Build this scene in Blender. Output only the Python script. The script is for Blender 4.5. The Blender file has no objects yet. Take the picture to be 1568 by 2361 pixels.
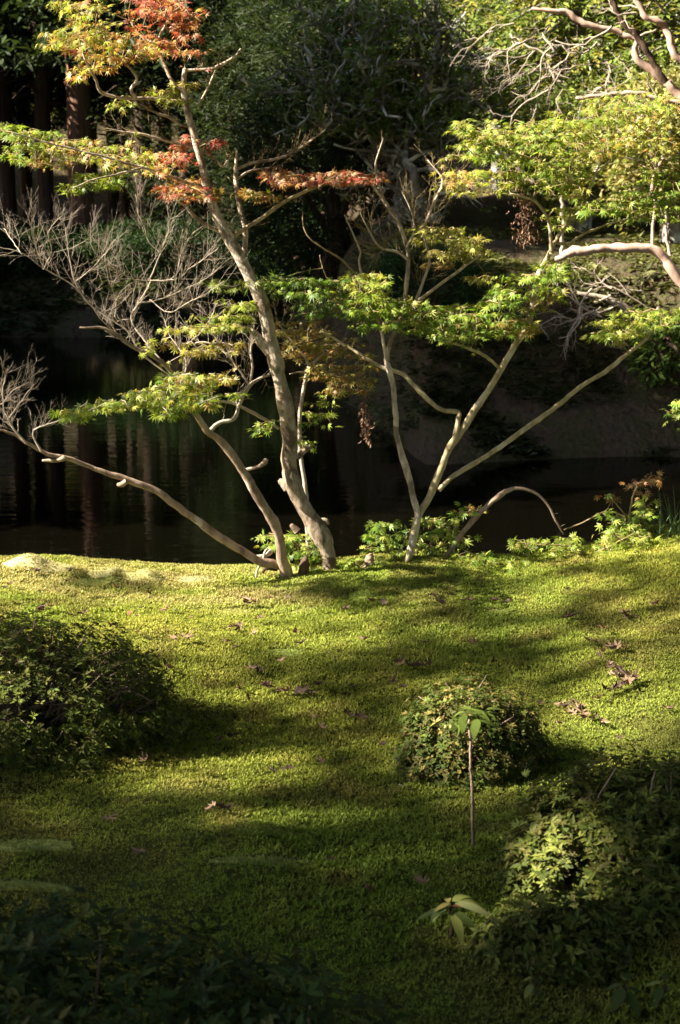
import bpy, math, random
import numpy as np
from mathutils import Vector, Matrix, Quaternion

R = math.radians
rng = np.random.default_rng(11)
random.seed(5)
sc = bpy.context.scene
C = sc.collection

# ------------------------------------------------------------------ camera
PITCH, CAMH = R(12.0), 1.5
TV = 18 / 49.5
TH = TV * 680 / 1024
cd = bpy.data.cameras.new('camera')
cam = bpy.data.objects.new('camera', cd)
C.objects.link(cam)
cam.location = (0, 0, CAMH)
cam.rotation_euler = (math.pi / 2 - PITCH, 0, 0)
cd.sensor_fit = 'VERTICAL'
cd.sensor_height = 36
cd.sensor_width = 24
cd.lens = 49.5
cd.clip_start = 0.05
cd.clip_end = 500
cd.dof.use_dof = True
cd.dof.focus_distance = 5.0
cd.dof.aperture_fstop = 7.1
sc.camera = cam

# ------------------------------------------------------------------ light
SUN_EL, SUN_AZ = R(36), R(10)      # azimuth: from -x turned towards the camera side
S = np.array([-math.cos(SUN_EL) * math.cos(SUN_AZ), -math.cos(SUN_EL) * math.sin(SUN_AZ), math.sin(SUN_EL)])
w = bpy.data.worlds.new('World')
sc.world = w
w.use_nodes = True
nt = w.node_tree
sky = nt.nodes.new('ShaderNodeTexSky')
sky.sky_type = 'NISHITA'
sky.sun_disc = False
sky.sun_elevation = SUN_EL
sky.sun_rotation = math.atan2(S[0], S[1])
bg = nt.nodes['Background']
bg.inputs['Strength'].default_value = 0.05
nt.links.new(sky.outputs[0], bg.inputs['Color'])
sl = bpy.data.lights.new('sun', 'SUN')
sl.energy = 5.0
sl.angle = R(0.5)
sl.color = (1.0, 0.91, 0.76)
so = bpy.data.objects.new('sun', sl)
C.objects.link(so)
so.rotation_euler = Vector(-S).to_track_quat('-Z', 'Y').to_euler()
so.location = (-20, -5, 20)
sc.view_settings.view_transform = 'Standard'
sc.view_settings.look = 'None'
sc.view_settings.gamma = 1
sc.view_settings.exposure = 2.28
sc.view_settings.use_curve_mapping = False
sc.render.engine = 'CYCLES'
sc.cycles.max_bounces = 5
sc.cycles.diffuse_bounces = 3
sc.cycles.glossy_bounces = 2
sc.cycles.transmission_bounces = 3
sc.cycles.transparent_max_bounces = 4
sc.cycles.caustics_reflective = False
sc.cycles.caustics_refractive = False
sc.cycles.use_denoising = True


# ------------------------------------------------------------------ helpers
def P(X, Y, d):
    """a point of the photograph (1568-wide reading) at distance d along world y"""
    u = (X - 784) / 784 * TH
    v = (1180.5 - Y) / 1180.5 * TV
    dx, dy, dz = u, math.cos(PITCH) + v * math.sin(PITCH), -math.sin(PITCH) + v * math.cos(PITCH)
    k = d / dy
    return np.array([dx * k, d, CAMH + dz * k])


def smooth(a, b, x):
    t = np.clip((x - a) / (b - a), 0, 1)
    return t * t * (3 - 2 * t)


def vnoise(x, y, seed=0):
    """smooth value noise, vectorised"""
    x = np.asarray(x, float); y = np.asarray(y, float)
    xi = np.floor(x).astype(np.int64); yi = np.floor(y).astype(np.int64)
    fx = x - xi; fy = y - yi
    fx = fx * fx * (3 - 2 * fx); fy = fy * fy * (3 - 2 * fy)

    def h(a, b):
        n = (a * 374761393 + b * 668265263 + seed * 974634777) & 0x7fffffff
        n = ((n ^ (n >> 13)) * 1274126177) & 0x7fffffff
        return ((n ^ (n >> 16)) & 0xffff) / 65535.0
    return (h(xi, yi) * (1 - fx) + h(xi + 1, yi) * fx) * (1 - fy) + (h(xi, yi + 1) * (1 - fx) + h(xi + 1, yi + 1) * fx) * fy


def fbm(x, y, seed=0, o=3):
    s = 0; a = 0.5
    for i in range(o):
        s = s + a * (vnoise(x * 2 ** i, y * 2 ** i, seed + i) - 0.5)
        a *= 0.5
    return s


WATER = -0.55


def ray_ground(X, Y, z=0.0):
    u = (X - 784) / 784 * TH
    v = (1180.5 - Y) / 1180.5 * TV
    dx, dy, dz = u, math.cos(PITCH) + v * math.sin(PITCH), -math.sin(PITCH) + v * math.cos(PITCH)
    k = (z - CAMH) / dz
    return dx * k, dy * k


RID_X = [0, 80, 150, 250, 400, 560, 680, 760, 850, 1000, 1200, 1300, 1400, 1500, 1568]
RID_Y = [1316, 1315, 1318, 1327, 1335, 1341, 1343, 1331, 1322, 1312, 1312, 1302, 1290, 1275, 1265]
_rp = [P(a, b, 5.75) for a, b in zip(RID_X, RID_Y)]
RX = [-3.0] + [p[0] for p in _rp] + [3.0]
RZ = [_rp[0][2]] + [p[2] for p in _rp] + [_rp[-1][2] + 0.05]
CUSH = []      # (x, y, rx, ry, h) raised moss mounds


def H(x, y):
    """height of the ground everywhere"""
    x = np.asarray(x, float); y = np.asarray(y, float)
    # near garden
    zr = np.interp(x, RX, RZ)
    near = zr * smooth(3.3, 5.5, y) + 0.16 * fbm(x * 0.7 + 3, y * 0.7, 1) + 0.05 * fbm(x * 2.3, y * 2.3, 4)
    near = near * smooth(1.0, 2.5, y) * (0.35 + 0.65 * smooth(5.9, 4.6, y)) + zr * 0.65 * smooth(4.6, 5.7, y) * smooth(3.3, 5.5, y) * 1.0
    # dip in the middle of the lawn
    near = near - 0.05 * np.exp(-((x + 0.2) / 0.9) ** 2 - ((y - 4.1) / 0.7) ** 2)
    edge = 5.95 + 0.12 * fbm(x * 1.3, x * 0 + 7, 9) + 0.25 * smooth(0.9, 1.8, x)
    near = near - 1.0 * smooth(0.0, 1.5, y - edge) - 0.3 * smooth(1.0, 3.0, y - edge)
    # far shore
    shore = 24.0 - 12.2 * smooth(-0.9, 0.75, x + 0.35 * fbm(x * 0, y * 0.8, 21)) + 0.5 * fbm(x * 0.6, y * 0, 12) + 0.35 * smooth(0.7, 3.0, x)
    d = y - shore
    right = smooth(-0.9, 0.5, x)
    far = -1.3 + 0.95 * smooth(-1.2, 0.15, d) + (0.75 + 0.55 * right) * smooth(0.0, 1.6, d) + 0.10 * np.clip(d - 1.0, 0, 60) + 0.30 * np.clip(d - 9, 0, 60)
    far = far + (0.22 * fbm(x * 0.9, y * 0.9, 31) + 0.14 * fbm(x * 3.1, y * 3.1, 35)) * smooth(-0.2, 0.8, d)
    z = np.where(y < 9.2, np.maximum(near, -1.3), far)
    left = smooth(-5.2, -7.5, x)
    z = z * (1 - left) + np.maximum(z, 0.25 + 0.2 * fbm(x * 0.5, y * 0.5, 41)) * left
    rightb = smooth(5.2, 7.0, x)
    z = z * (1 - rightb) + np.maximum(z, 0.25) * rightb
    for (cx, cy, rx, ry, h) in CUSH:
        q = ((x - cx) / rx) ** 2 + ((y - cy) / ry) ** 2
        z = z + h * np.exp(-q * 1.2)
    return z


def G(X, Y):
    """point of the photograph -> point of the near ground"""
    z = 0.0
    for _ in range(8):
        x, y = ray_ground(X, Y, z)
        y = min(y, 5.75)
        z = 0.5 * z + 0.5 * float(H(x, y))
    return np.array([x, y, float(H(x, y))])


class MB:
    def __init__(s):
        s.v = []; s.f = []; s.c = []; s.n = 0

    def add(s, v, f, col=(0.5, 0.5, 0.5)):
        v = np.asarray(v, float); f = np.asarray(f, np.int64)
        if len(v) == 0:
            return
        c = np.asarray(col, float)
        if c.ndim == 1:
            c = np.broadcast_to(c, (len(v), 3))
        s.v.append(v); s.f.append(f + s.n); s.c.append(c); s.n += len(v)

    def build(s, name, mat, parent=None, base=None, smooth_=True, loc=None):
        if s.n == 0:
            return None
        v = np.concatenate(s.v); f = np.concatenate(s.f); c = np.concatenate(s.c)
        if base is not None:
            v = v - np.asarray(base)[None, :]
        me = bpy.data.meshes.new(name)
        me.vertices.add(len(v)); me.vertices.foreach_set('co', v.astype(np.float32).ravel())
        me.loops.add(len(f) * 3); me.loops.foreach_set('vertex_index', f.astype(np.int32).ravel())
        me.polygons.add(len(f))
        me.polygons.foreach_set('loop_start', np.arange(0, len(f) * 3, 3, dtype=np.int32))
        me.polygons.foreach_set('loop_total', np.full(len(f), 3, dtype=np.int32))
        me.update(calc_edges=True)
        if smooth_:
            me.polygons.foreach_set('use_smooth', np.ones(len(f), dtype=bool))
        a = me.color_attributes.new('Col', 'FLOAT_COLOR', 'POINT')
        a.data.foreach_set('color', np.concatenate([c, np.ones((len(c), 1))], 1).astype(np.float32).ravel())
        me.materials.append(mat)
        o = bpy.data.objects.new(name, me)
        C.objects.link(o)
        if parent is not None:
            o.parent = parent
        elif base is not None:
            o.location = tuple(base)
        return o


def tag(o, label=None, cat=None, group=None, kind=None):
    if label: o['label'] = label
    if cat: o['category'] = cat
    if group: o['group'] = group
    if kind: o['kind'] = kind
    return o


def thing(name, label, cat, base, group=None):
    o = bpy.data.objects.new(name, None)
    o.empty_display_size = 0.1
    C.objects.link(o)
    o.location = tuple(base)
    return tag(o, label, cat, group)


def unit(v):
    return v / (np.linalg.norm(v, axis=-1, keepdims=True) + 1e-9)


def resample(pts, step):
    """Catmull-Rom through rows (x,y,z,r)"""
    p = np.asarray(pts, float)
    q = np.vstack([2 * p[0] - p[1], p, 2 * p[-1] - p[-2]])
    out = []
    for i in range(1, len(q) - 2):
        n = max(1, int(np.ceil(np.linalg.norm(q[i + 1, :3] - q[i, :3]) / step)))
        t = (np.arange(n) / n)[:, None]
        a, b, c, d = q[i - 1], q[i], q[i + 1], q[i + 2]
        out.append(0.5 * (2 * b + (c - a) * t + (2 * a - 5 * b + 4 * c - d) * t ** 2 + (3 * b - a - 3 * c + d) * t ** 3))
    out.append(p[-1:])
    o = np.vstack(out)
    o[:, 3] = np.maximum(o[:, 3], 0.0006)
    return o


def tube(mb, p, sides=8, col=(0.5, 0.5, 0.5), rough=0.0, cap=True):
    """p rows (x,y,z,r)"""
    p = np.asarray(p, float)
    n = len(p)
    if n < 2:
        return
    t = np.gradient(p[:, :3], axis=0)
    t = unit(t)
    ref = np.array([0.31, 0.93, 0.2]) if abs(t[0] @ np.array([0.31, 0.93, 0.2])) < 0.9 else np.array([1.0, 0, 0])
    u = unit(np.cross(t[0], ref))
    U = np.empty((n, 3)); U[0] = u
    for i in range(1, n):
        u = u - t[i] * (u @ t[i])
        u = u / (np.linalg.norm(u) + 1e-9)
        U[i] = u
    V = np.cross(t, U)
    a = np.arange(sides) * 2 * np.pi / sides
    rr = p[:, 3][:, None] * np.ones((1, sides))
    if rough:
        rr = rr * (1 + rough * (rng.random((n, sides)) - 0.5))
    v = p[:, None, :3] + rr[..., None] * (np.cos(a)[None, :, None] * U[:, None, :] + np.sin(a)[None, :, None] * V[:, None, :])
    v = v.reshape(-1, 3)
    i = np.arange(n - 1)[:, None] * sides
    j = np.arange(sides)[None, :]
    j2 = (j + 1) % sides
    f1 = np.stack([i + j, i + j2, i + sides + j2], -1).reshape(-1, 3)
    f2 = np.stack([i + j, i + sides + j2, i + sides + j], -1).reshape(-1, 3)
    f = [f1, f2]
    if cap:
        k = len(v)
        v = np.vstack([v, p[-1:, :3] + t[-1] * p[-1, 3] * 0.5])
        b = (n - 1) * sides
        f.append(np.stack([b + np.arange(sides), b + (np.arange(sides) + 1) % sides, np.full(sides, k)], -1))
    mb.add(v, np.concatenate(f), col)


def frames(nrm, fwd):
    """rotation matrices with x=fwd (made orthogonal), z=nrm"""
    z = unit(nrm)
    x = unit(fwd - z * np.sum(fwd * z, -1, keepdims=True))
    y = np.cross(z, x)
    return np.stack([x, y, z], -1)        # columns


def stamp(mb, tv, tf, pos, rot, scale, col):
    """many copies of a template into one mesh"""
    n = len(pos)
    if n == 0:
        return
    v = np.einsum('nij,vj->nvi', rot, tv) * scale[:, None, None] + pos[:, None, :]
    k = len(tv)
    f = (tf[None] + (np.arange(n) * k)[:, None, None]).reshape(-1, 3)
    mb.add(v.reshape(-1, 3), f, np.repeat(col, k, axis=0))


# ------------------------------------------------------------------ materials
def mat(name):
    m = bpy.data.materials.new(name)
    m.use_nodes = True
    n = m.node_tree
    return m, n, n.nodes['Principled BSDF'], n.nodes['Material Output']


def leaf_mat(name, trans=0.4, rough=0.5, spec=0.3, tint=(1.15, 1.15, 0.6)):
    m, n, b, o = mat(name)
    at = n.nodes.new('ShaderNodeAttribute'); at.attribute_name = 'Col'
    b.inputs['Roughness'].default_value = rough
    b.inputs['Specular IOR Level'].default_value = spec
    n.links.new(at.outputs['Color'], b.inputs['Base Color'])
    if trans > 0:
        tr = n.nodes.new('ShaderNodeBsdfTranslucent')
        mx = n.nodes.new('ShaderNodeMix'); mx.data_type = 'RGBA'; mx.blend_type = 'MULTIPLY'
        mx.inputs['Factor'].default_value = 1
        n.links.new(at.outputs['Color'], mx.inputs[6]); mx.inputs[7].default_value = (*tint, 1)
        n.links.new(mx.outputs[2], tr.inputs['Color'])
        ms = n.nodes.new('ShaderNodeMixShader'); ms.inputs[0].default_value = trans
        n.links.new(b.outputs[0], ms.inputs[1]); n.links.new(tr.outputs[0], ms.inputs[2])
        n.links.new(ms.outputs[0], o.inputs['Surface'])
    return m


def bark_mat(name, c1, c2, c3=None, scale=30, stretch=(1, 1, 0.25), bump=0.5, patch=0.55, dist=0.004):
    m, n, b, o = mat(name)
    tc = n.nodes.new('ShaderNodeTexCoord')
    mp = n.nodes.new('ShaderNodeMapping'); mp.inputs['Scale'].default_value = stretch
    n.links.new(tc.outputs['Object'], mp.inputs['Vector'])
    no = n.nodes.new('ShaderNodeTexNoise'); no.inputs['Scale'].default_value = scale; no.inputs['Detail'].default_value = 8; no.inputs['Roughness'].default_value = 0.65
    n.links.new(mp.outputs[0], no.inputs['Vector'])
    cr = n.nodes.new('ShaderNodeValToRGB')
    cr.color_ramp.elements[0].position = 0.32; cr.color_ramp.elements[0].color = (*c1, 1)
    cr.color_ramp.elements[1].position = 0.66; cr.color_ramp.elements[1].color = (*c2, 1)
    n.links.new(no.outputs['Fac'], cr.inputs['Fac'])
    col = cr.outputs[0]
    if c3:
        n2 = n.nodes.new('ShaderNodeTexNoise'); n2.inputs['Scale'].default_value = scale * 0.35; n2.inputs['Detail'].default_value = 6
        n.links.new(tc.outputs['Object'], n2.inputs['Vector'])
        r2 = n.nodes.new('ShaderNodeValToRGB')
        r2.color_ramp.elements[0].position = patch; r2.color_ramp.elements[0].color = (0, 0, 0, 1)
        r2.color_ramp.elements[1].position = patch + 0.08; r2.color_ramp.elements[1].color = (1, 1, 1, 1)
        n.links.new(n2.outputs['Fac'], r2.inputs['Fac'])
        mx = n.nodes.new('ShaderNodeMix'); mx.data_type = 'RGBA'
        n.links.new(r2.outputs[0], mx.inputs['Factor']); n.links.new(col, mx.inputs[6]); mx.inputs[7].default_value = (*c3, 1)
        col = mx.outputs[2]
    n.links.new(col, b.inputs['Base Color'])
    b.inputs['Roughness'].default_value = 0.85
    b.inputs['Specular IOR Level'].default_value = 0.2
    bp = n.nodes.new('ShaderNodeBump'); bp.inputs['Strength'].default_value = bump; bp.inputs['Distance'].default_value = dist
    n.links.new(no.outputs['Fac'], bp.inputs['Height'])
    n.links.new(bp.outputs[0], b.inputs['Normal'])
    return m


M_BARK = bark_mat('maple_bark', (0.18, 0.135, 0.095), (0.70, 0.57, 0.45), (0.22, 0.17, 0.12), scale=36, stretch=(1, 1, 0.5), bump=1.0, dist=0.008, patch=0.53)
M_BARK_TRUNK = bark_mat('old_maple_bark', (0.17, 0.13, 0.09), (0.74, 0.62, 0.50), (0.20, 0.15, 0.105), scale=42, stretch=(1, 1, 0.45), bump=1.0, dist=0.008, patch=0.55)
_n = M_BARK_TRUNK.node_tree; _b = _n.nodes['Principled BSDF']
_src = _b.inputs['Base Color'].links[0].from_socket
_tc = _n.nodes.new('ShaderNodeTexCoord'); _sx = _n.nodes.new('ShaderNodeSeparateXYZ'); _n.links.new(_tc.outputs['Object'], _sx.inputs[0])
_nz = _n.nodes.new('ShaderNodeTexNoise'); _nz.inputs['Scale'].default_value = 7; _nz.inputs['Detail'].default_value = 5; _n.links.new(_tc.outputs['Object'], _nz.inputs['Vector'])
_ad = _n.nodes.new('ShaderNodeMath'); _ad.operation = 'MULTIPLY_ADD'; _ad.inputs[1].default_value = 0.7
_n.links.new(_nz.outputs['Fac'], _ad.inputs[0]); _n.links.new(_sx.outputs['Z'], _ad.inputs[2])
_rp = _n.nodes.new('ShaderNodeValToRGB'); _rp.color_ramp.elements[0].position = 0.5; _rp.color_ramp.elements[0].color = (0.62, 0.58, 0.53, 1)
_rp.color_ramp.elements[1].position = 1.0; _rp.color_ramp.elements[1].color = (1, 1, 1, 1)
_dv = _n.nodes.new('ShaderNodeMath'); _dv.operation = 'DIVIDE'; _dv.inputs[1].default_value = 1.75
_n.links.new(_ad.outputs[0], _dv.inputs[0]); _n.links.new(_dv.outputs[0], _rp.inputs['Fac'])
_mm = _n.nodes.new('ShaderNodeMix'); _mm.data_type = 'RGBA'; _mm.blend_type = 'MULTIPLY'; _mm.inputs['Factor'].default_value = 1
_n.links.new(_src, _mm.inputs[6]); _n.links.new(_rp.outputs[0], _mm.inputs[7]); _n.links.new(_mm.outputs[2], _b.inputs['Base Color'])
M_BARK_BROWN = bark_mat('maple_bark_brown', (0.13, 0.085, 0.06), (0.46, 0.33, 0.24), (0.52, 0.44, 0.35), scale=26, bump=0.8, patch=0.6, dist=0.006)
M_BARK_OLIVE = bark_mat('maple_bark_olive', (0.18, 0.14, 0.07), (0.60, 0.48, 0.29), (0.58, 0.50, 0.38), scale=24, bump=0.5, patch=0.56)
M_TWIG = bark_mat('bare_twig_bark', (0.24, 0.19, 0.145), (0.50, 0.42, 0.335), scale=60, bump=0.2)
M_TWIG_BROWN = bark_mat('leafy_twig_bark', (0.15, 0.11, 0.05), (0.32, 0.24, 0.13), scale=60, bump=0.2)
M_PINK = bark_mat('pink_smooth_bark', (0.42, 0.24, 0.17), (0.62, 0.45, 0.36), (0.55, 0.52, 0.45), scale=14, bump=0.25, patch=0.6)
M_LICHEN = bark_mat('lichen_bark', (0.07, 0.06, 0.05), (0.28, 0.26, 0.22), (0.50, 0.51, 0.46), scale=16, bump=0.5, patch=0.52)
M_CEDAR = bark_mat('cedar_bark', (0.035, 0.022, 0.016), (0.12, 0.075, 0.05), scale=20, stretch=(1, 1, 0.06), bump=0.8, dist=0.02)
M_REDCEDAR = bark_mat('red_cedar_bark', (0.10, 0.05, 0.032), (0.27, 0.15, 0.10), scale=20, stretch=(1, 1, 0.06), bump=0.8, dist=0.02)
M_LEAF = leaf_mat('maple_leaf', 0.42, 0.45, 0.35)
M_SHRUB = leaf_mat('shrub_leaf', 0.22, 0.6, 0.14)
M_GLOSS = leaf_mat('glossy_leaf', 0.25, 0.45, 0.2)
M_FAR = leaf_mat('far_leaf', 0.3, 0.6, 0.2)
M_MOSS = leaf_mat('moss_blade', 0.3, 0.7, 0.15, (1.1, 1.1, 0.6))
M_DEAD = leaf_mat('dead_leaf', 0.12, 0.7, 0.2, (1.1, 0.9, 0.6))


def ground_mat(name, cols, scale, bump=0.6, dist=0.02, detail=8):
    m, n, b, o = mat(name)
    tc = n.nodes.new('ShaderNodeTexCoord')
    no = n.nodes.new('ShaderNodeTexNoise'); no.inputs['Scale'].default_value = scale; no.inputs['Detail'].default_value = detail
    no.inputs['Roughness'].default_value = 0.7
    n.links.new(tc.outputs['Object'], no.inputs['Vector'])
    cr = n.nodes.new('ShaderNodeValToRGB')
    el = cr.color_ramp.elements
    el[0].position = 0.3; el[0].color = (*cols[0], 1)
    el[1].position = 0.72; el[1].color = (*cols[-1], 1)
    for i, c in enumerate(cols[1:-1]):
        e = el.new(0.3 + 0.42 * (i + 1) / (len(cols) - 1)); e.color = (*c, 1)
    n.links.new(no.outputs['Fac'], cr.inputs['Fac'])
    n.links.new(cr.outputs[0], b.inputs['Base Color'])
    b.inputs['Roughness'].default_value = 0.95
    b.inputs['Specular IOR Level'].default_value = 0.1
    n2 = n.nodes.new('ShaderNodeTexNoise'); n2.inputs['Scale'].default_value = scale * 6; n2.inputs['Detail'].default_value = 5
    n.links.new(tc.outputs['Object'], n2.inputs['Vector'])
    bp = n.nodes.new('ShaderNodeBump'); bp.inputs['Strength'].default_value = bump; bp.inputs['Distance'].default_value = dist
    n.links.new(n2.outputs['Fac'], bp.inputs['Height']); n.links.new(bp.outputs[0], b.inputs['Normal'])
    return m


M_SOIL = ground_mat('moss_mat_soil', [(0.05, 0.05, 0.014), (0.09, 0.10, 0.02), (0.12, 0.13, 0.025)], 30)
M_BANK = ground_mat('bank_earth', [(0.03, 0.022, 0.014), (0.085, 0.060, 0.040), (0.055, 0.055, 0.022), (0.14, 0.10, 0.07)], 2.6, 0.9, 0.08)


def water_mat():
    m, n, b, o = mat('pond_water')
    b.inputs['Base Color'].default_value = (0.0018, 0.0016, 0.0009, 1)
    b.inputs['Roughness'].default_value = 0.03
    b.inputs['IOR'].default_value = 1.33
    tc = n.nodes.new('ShaderNodeTexCoord')
    mp = n.nodes.new('ShaderNodeMapping'); mp.inputs['Scale'].default_value = (0.7, 2.2, 1)
    n.links.new(tc.outputs['Object'], mp.inputs['Vector'])
    no = n.nodes.new('ShaderNodeTexNoise'); no.inputs['Scale'].default_value = 3.5; no.inputs['Detail'].default_value = 4
    n.links.new(mp.outputs[0], no.inputs['Vector'])
    bp = n.nodes.new('ShaderNodeBump'); bp.inputs['Strength'].default_value = 0.12; bp.inputs['Distance'].default_value = 0.02
    n.links.new(no.outputs['Fac'], bp.inputs['Height']); n.links.new(bp.outputs[0], b.inputs['Normal'])
    return m


M_WATER = water_mat()

# ------------------------------------------------------------------ ground, water, far shore
for (X, Y, rx, ry, h) in [(90, 1300, 62, 0.10, 0.055), (190, 1310, 40, 0.10, 0.03), (275, 1318, 34, 0.1, 0.034), (345, 1322, 34, 0.1, 0.03), (10, 1312, 34, 0.12, 0.03), (470, 1322, 40, 0.1, 0.008),
                          (600, 1925, 110, 0.06, 0.016), (60, 1955, 120, 0.06, 0.018), (560, 2000, 190, 0.06, 0.015), (60, 2050, 160, 0.06, 0.015)]:
    x, y = ray_ground(X, min(Y, 1326), 0) if Y < 1400 else ray_ground(X, Y, 0)
    if Y < 1400: y = 5.72
    CUSH.append((x, y, rx / 784 * TH * y * 1.0, ry, h))


def sheet(name, xs, ys, m):
    X, Y = np.meshgrid(xs, ys)
    Z = H(X, Y)
    v = np.stack([X, Y, Z], -1).reshape(-1, 3)
    nx, ny = len(xs), len(ys)
    i = (np.arange(ny - 1)[:, None] * nx + np.arange(nx - 1)[None, :]).ravel()
    f = np.concatenate([np.stack([i, i + 1, i + nx + 1], -1), np.stack([i, i + nx + 1, i + nx], -1)])
    mb = MB(); mb.add(v, f)
    o = mb.build(name, m)
    return tag(o, kind='structure')


xs = np.concatenate([np.linspace(-45, -3.2, 60), np.arange(-3.0, 3.0, 0.04), np.linspace(3.2, 45, 60)])
ys = np.concatenate([np.linspace(-40, 1.4, 40), np.arange(1.5, 7.4, 0.04), np.linspace(7.5, 9.19, 12)])
sheet('ground', xs, ys, M_SOIL)
xs = np.concatenate([np.linspace(-45, -9.2, 40), np.arange(-9, 7, 0.18), np.linspace(7.2, 45, 40)])
ys = np.concatenate([np.arange(9.2, 26, 0.18), np.linspace(26.2, 75, 90)])
sheet('far_shore', xs, ys, M_BANK)
mb = MB()
mb.add([(-30, 5.9, WATER), (30, 5.9, WATER), (30, 40, WATER), (-30, 40, WATER)], [(0, 1, 2), (0, 2, 3)])
tag(mb.build('pond_water', M_WATER), kind='structure')

# ------------------------------------------------------------------ moss
PC = (0.27, 0.31, 0.10)
CUSHIONS = [(540, 1413, 0.07, 0.05, 0.008, 'pale smooth moss cushion under the sunlit pair of brown leaves', (0.34, 0.34, 0.10)),
          (700, 1411, 0.05, 0.035, 0.006, 'small pale moss patch in front of the thick trunk', (0.30, 0.32, 0.09)),
          (833, 1377, 0.055, 0.07, 0.012, 'bright green moss patch right of the thick trunk', (0.28, 0.35, 0.07)),
          (662, 1507, 0.06, 0.035, 0.012, 'smooth green moss cushion in the middle of the lawn', (0.27, 0.32, 0.08)),
          (1150, 1412, 0.05, 0.025, 0.005, 'thin pale moss patch among leaves right of the arching stem', (0.30, 0.32, 0.09)),
          (95, 1297, 0.15, 0.10, 0.030, 'large pale moss cushion on the left end of the crest', (0.52, 0.47, 0.22)),
          (250, 1315, 0.09, 0.07, 0.018, 'pale moss cushion on the crest beside the large one', (0.48, 0.44, 0.19)),
          (335, 1326, 0.10, 0.07, 0.020, 'domed pale moss cushion third along the left crest', (0.46, 0.43, 0.17)),
          (220, 1345, 0.09, 0.05, 0.004, 'greenish moss cushion just below the left crest', (0.33, 0.35, 0.10)),
          (450, 1335, 0.10, 0.06, 0.010, 'flat pale moss patch on the crest left of the low maple', (0.40, 0.36, 0.17)),
          (605, 1915, 0.075, 0.022, 0.008, 'small sunlit moss cushion below the middle of the lawn', (0.26, 0.29, 0.06)),
          (70, 1945, 0.11, 0.045, 0.016, 'grey green moss cushion at the left edge in shade', PC),
          (600, 1985, 0.12, 0.030, 0.012, 'long grey green moss cushion in shade below the sunlit one', PC),
          (40, 2040, 0.13, 0.03, 0.012, 'low grey green moss cushion at the left edge above the corner bush', PC)]


def moss():
    N = 505000
    yy = 1.9 + (6.25 - 1.9) * rng.random(N) ** 0.85
    xx = (rng.random(N) * 2 - 1) * (0.29 * yy + 0.25)
    keep = rng.random(N) < np.clip((0.29 * yy + 0.25) / 2.06, 0.35, 1)
    xx, yy = xx[keep], yy[keep]
    N = len(xx)
    zz = H(xx, yy) + 0.008 + 0.010 * (vnoise(xx * 19, yy * 19, 71) - 0.5) + 0.008 * (vnoise(xx * 41, yy * 41, 72) - 0.5)
    e = 0.01
    z1 = H(xx, yy); nx = -(H(xx + e, yy) - z1) / e; ny = -(H(xx, yy + e) - z1) / e
    nrm = unit(np.stack([nx, ny, np.ones(N)], -1) + rng.normal(0, 0.28, (N, 3)) * np.array([1, 1, 0.2]))
    fwd = rng.normal(0, 1, (N, 3))
    rot = frames(nrm, fwd)
    # sprig: 5 blades leaning out from the stem
    tv = []; tf = []
    for k in range(3):
        a = k * 2 * math.pi / 3
        d = np.array([math.cos(a), math.sin(a), 0]); s = np.array([-math.sin(a), math.cos(a), 0])
        b = len(tv)
        tv += [s * 0.21 + d * 0.04 + [0, 0, 0.1], -s * 0.21 + d * 0.04 + [0, 0, 0.1], d * 0.62 + np.array([0, 0, 0.62 + 0.28 * (k % 2)])]
        tf += [(b, b + 1, b + 2)]
    big = 0.65 + 0.7 * vnoise(xx * 2.1, yy * 2.1, 77)
    sc_ = (0.0094 * big * rng.uniform(0.6, 1.35, N)) * (0.72 + 0.08 * yy)
    n1 = vnoise(xx * 1.6, yy * 1.6, 5); n2 = vnoise(xx * 7, yy * 7, 6); r = rng.random(N)
    a = np.array([0.35, 0.365, 0.065]); b = np.array([0.20, 0.30, 0.045]); c = np.array([0.48, 0.41, 0.10]); d = np.array([0.20, 0.14, 0.06])  # green tone b also carries the cast of shaded moss under sky light
    t = np.clip(0.1 + 0.75 * n1 + 0.3 * (n2 - 0.5) - 0.12 * (yy - 4), 0, 1)[:, None]
    col = a * (1 - t) + b * t
    t2 = (np.clip((n2 - 0.55) * 2.2, 0, 1) * 0.55)[:, None]
    col = col * (1 - t2) + c * t2
    n3 = vnoise(xx * 3.1 + 9, yy * 3.1, 61) * 0.6 + 0.4 * vnoise(xx * 11, yy * 11, 62)
    ridge = smooth(5.2, 5.6, yy) * smooth(0.1, -0.6, xx)
    t3 = np.clip((n3 - 0.585 + 0.10 * ridge + 0.06 * smooth(3.2, 2.4, yy)) * 6, 0, 0.38)[:, None]
    rp = (smooth(5.25, 5.5, yy) * smooth(0.15, -0.35, xx) * np.clip(0.35 + 1.1 * (vnoise(xx * 5, yy * 9, 88) - 0.3), 0, 0.85))[:, None]
    col = col * (1 - rp) + np.array([0.50, 0.44, 0.18]) * rp
    col = col * (1 - t3) + d * t3
    col = col * (0.6 + 0.8 * r)[:, None]
    for (CX, CY, crx, cry, ch, _l, ccol) in CUSHIONS:
        p = G(CX, CY)
        q = ((xx - p[0]) / crx) ** 2 + ((yy - p[1]) / cry) ** 2 + 0.9 * (n2 - 0.5)
        m_ = np.clip((1.25 - q) * 2, 0, 1)
        sc_ = sc_ * (1 - 0.5 * m_)
        col = col * (1 - 0.85 * m_[:, None]) + np.array(ccol) * (0.7 + 0.6 * r)[:, None] * 0.85 * m_[:, None]
    mb = MB()
    stamp(mb, np.array(tv), np.array(tf), np.stack([xx, yy, zz - 0.003], -1), rot, sc_, col)
    o = mb.build('moss', M_MOSS, smooth_=False)
    tag(o, kind='stuff')


moss()

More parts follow.
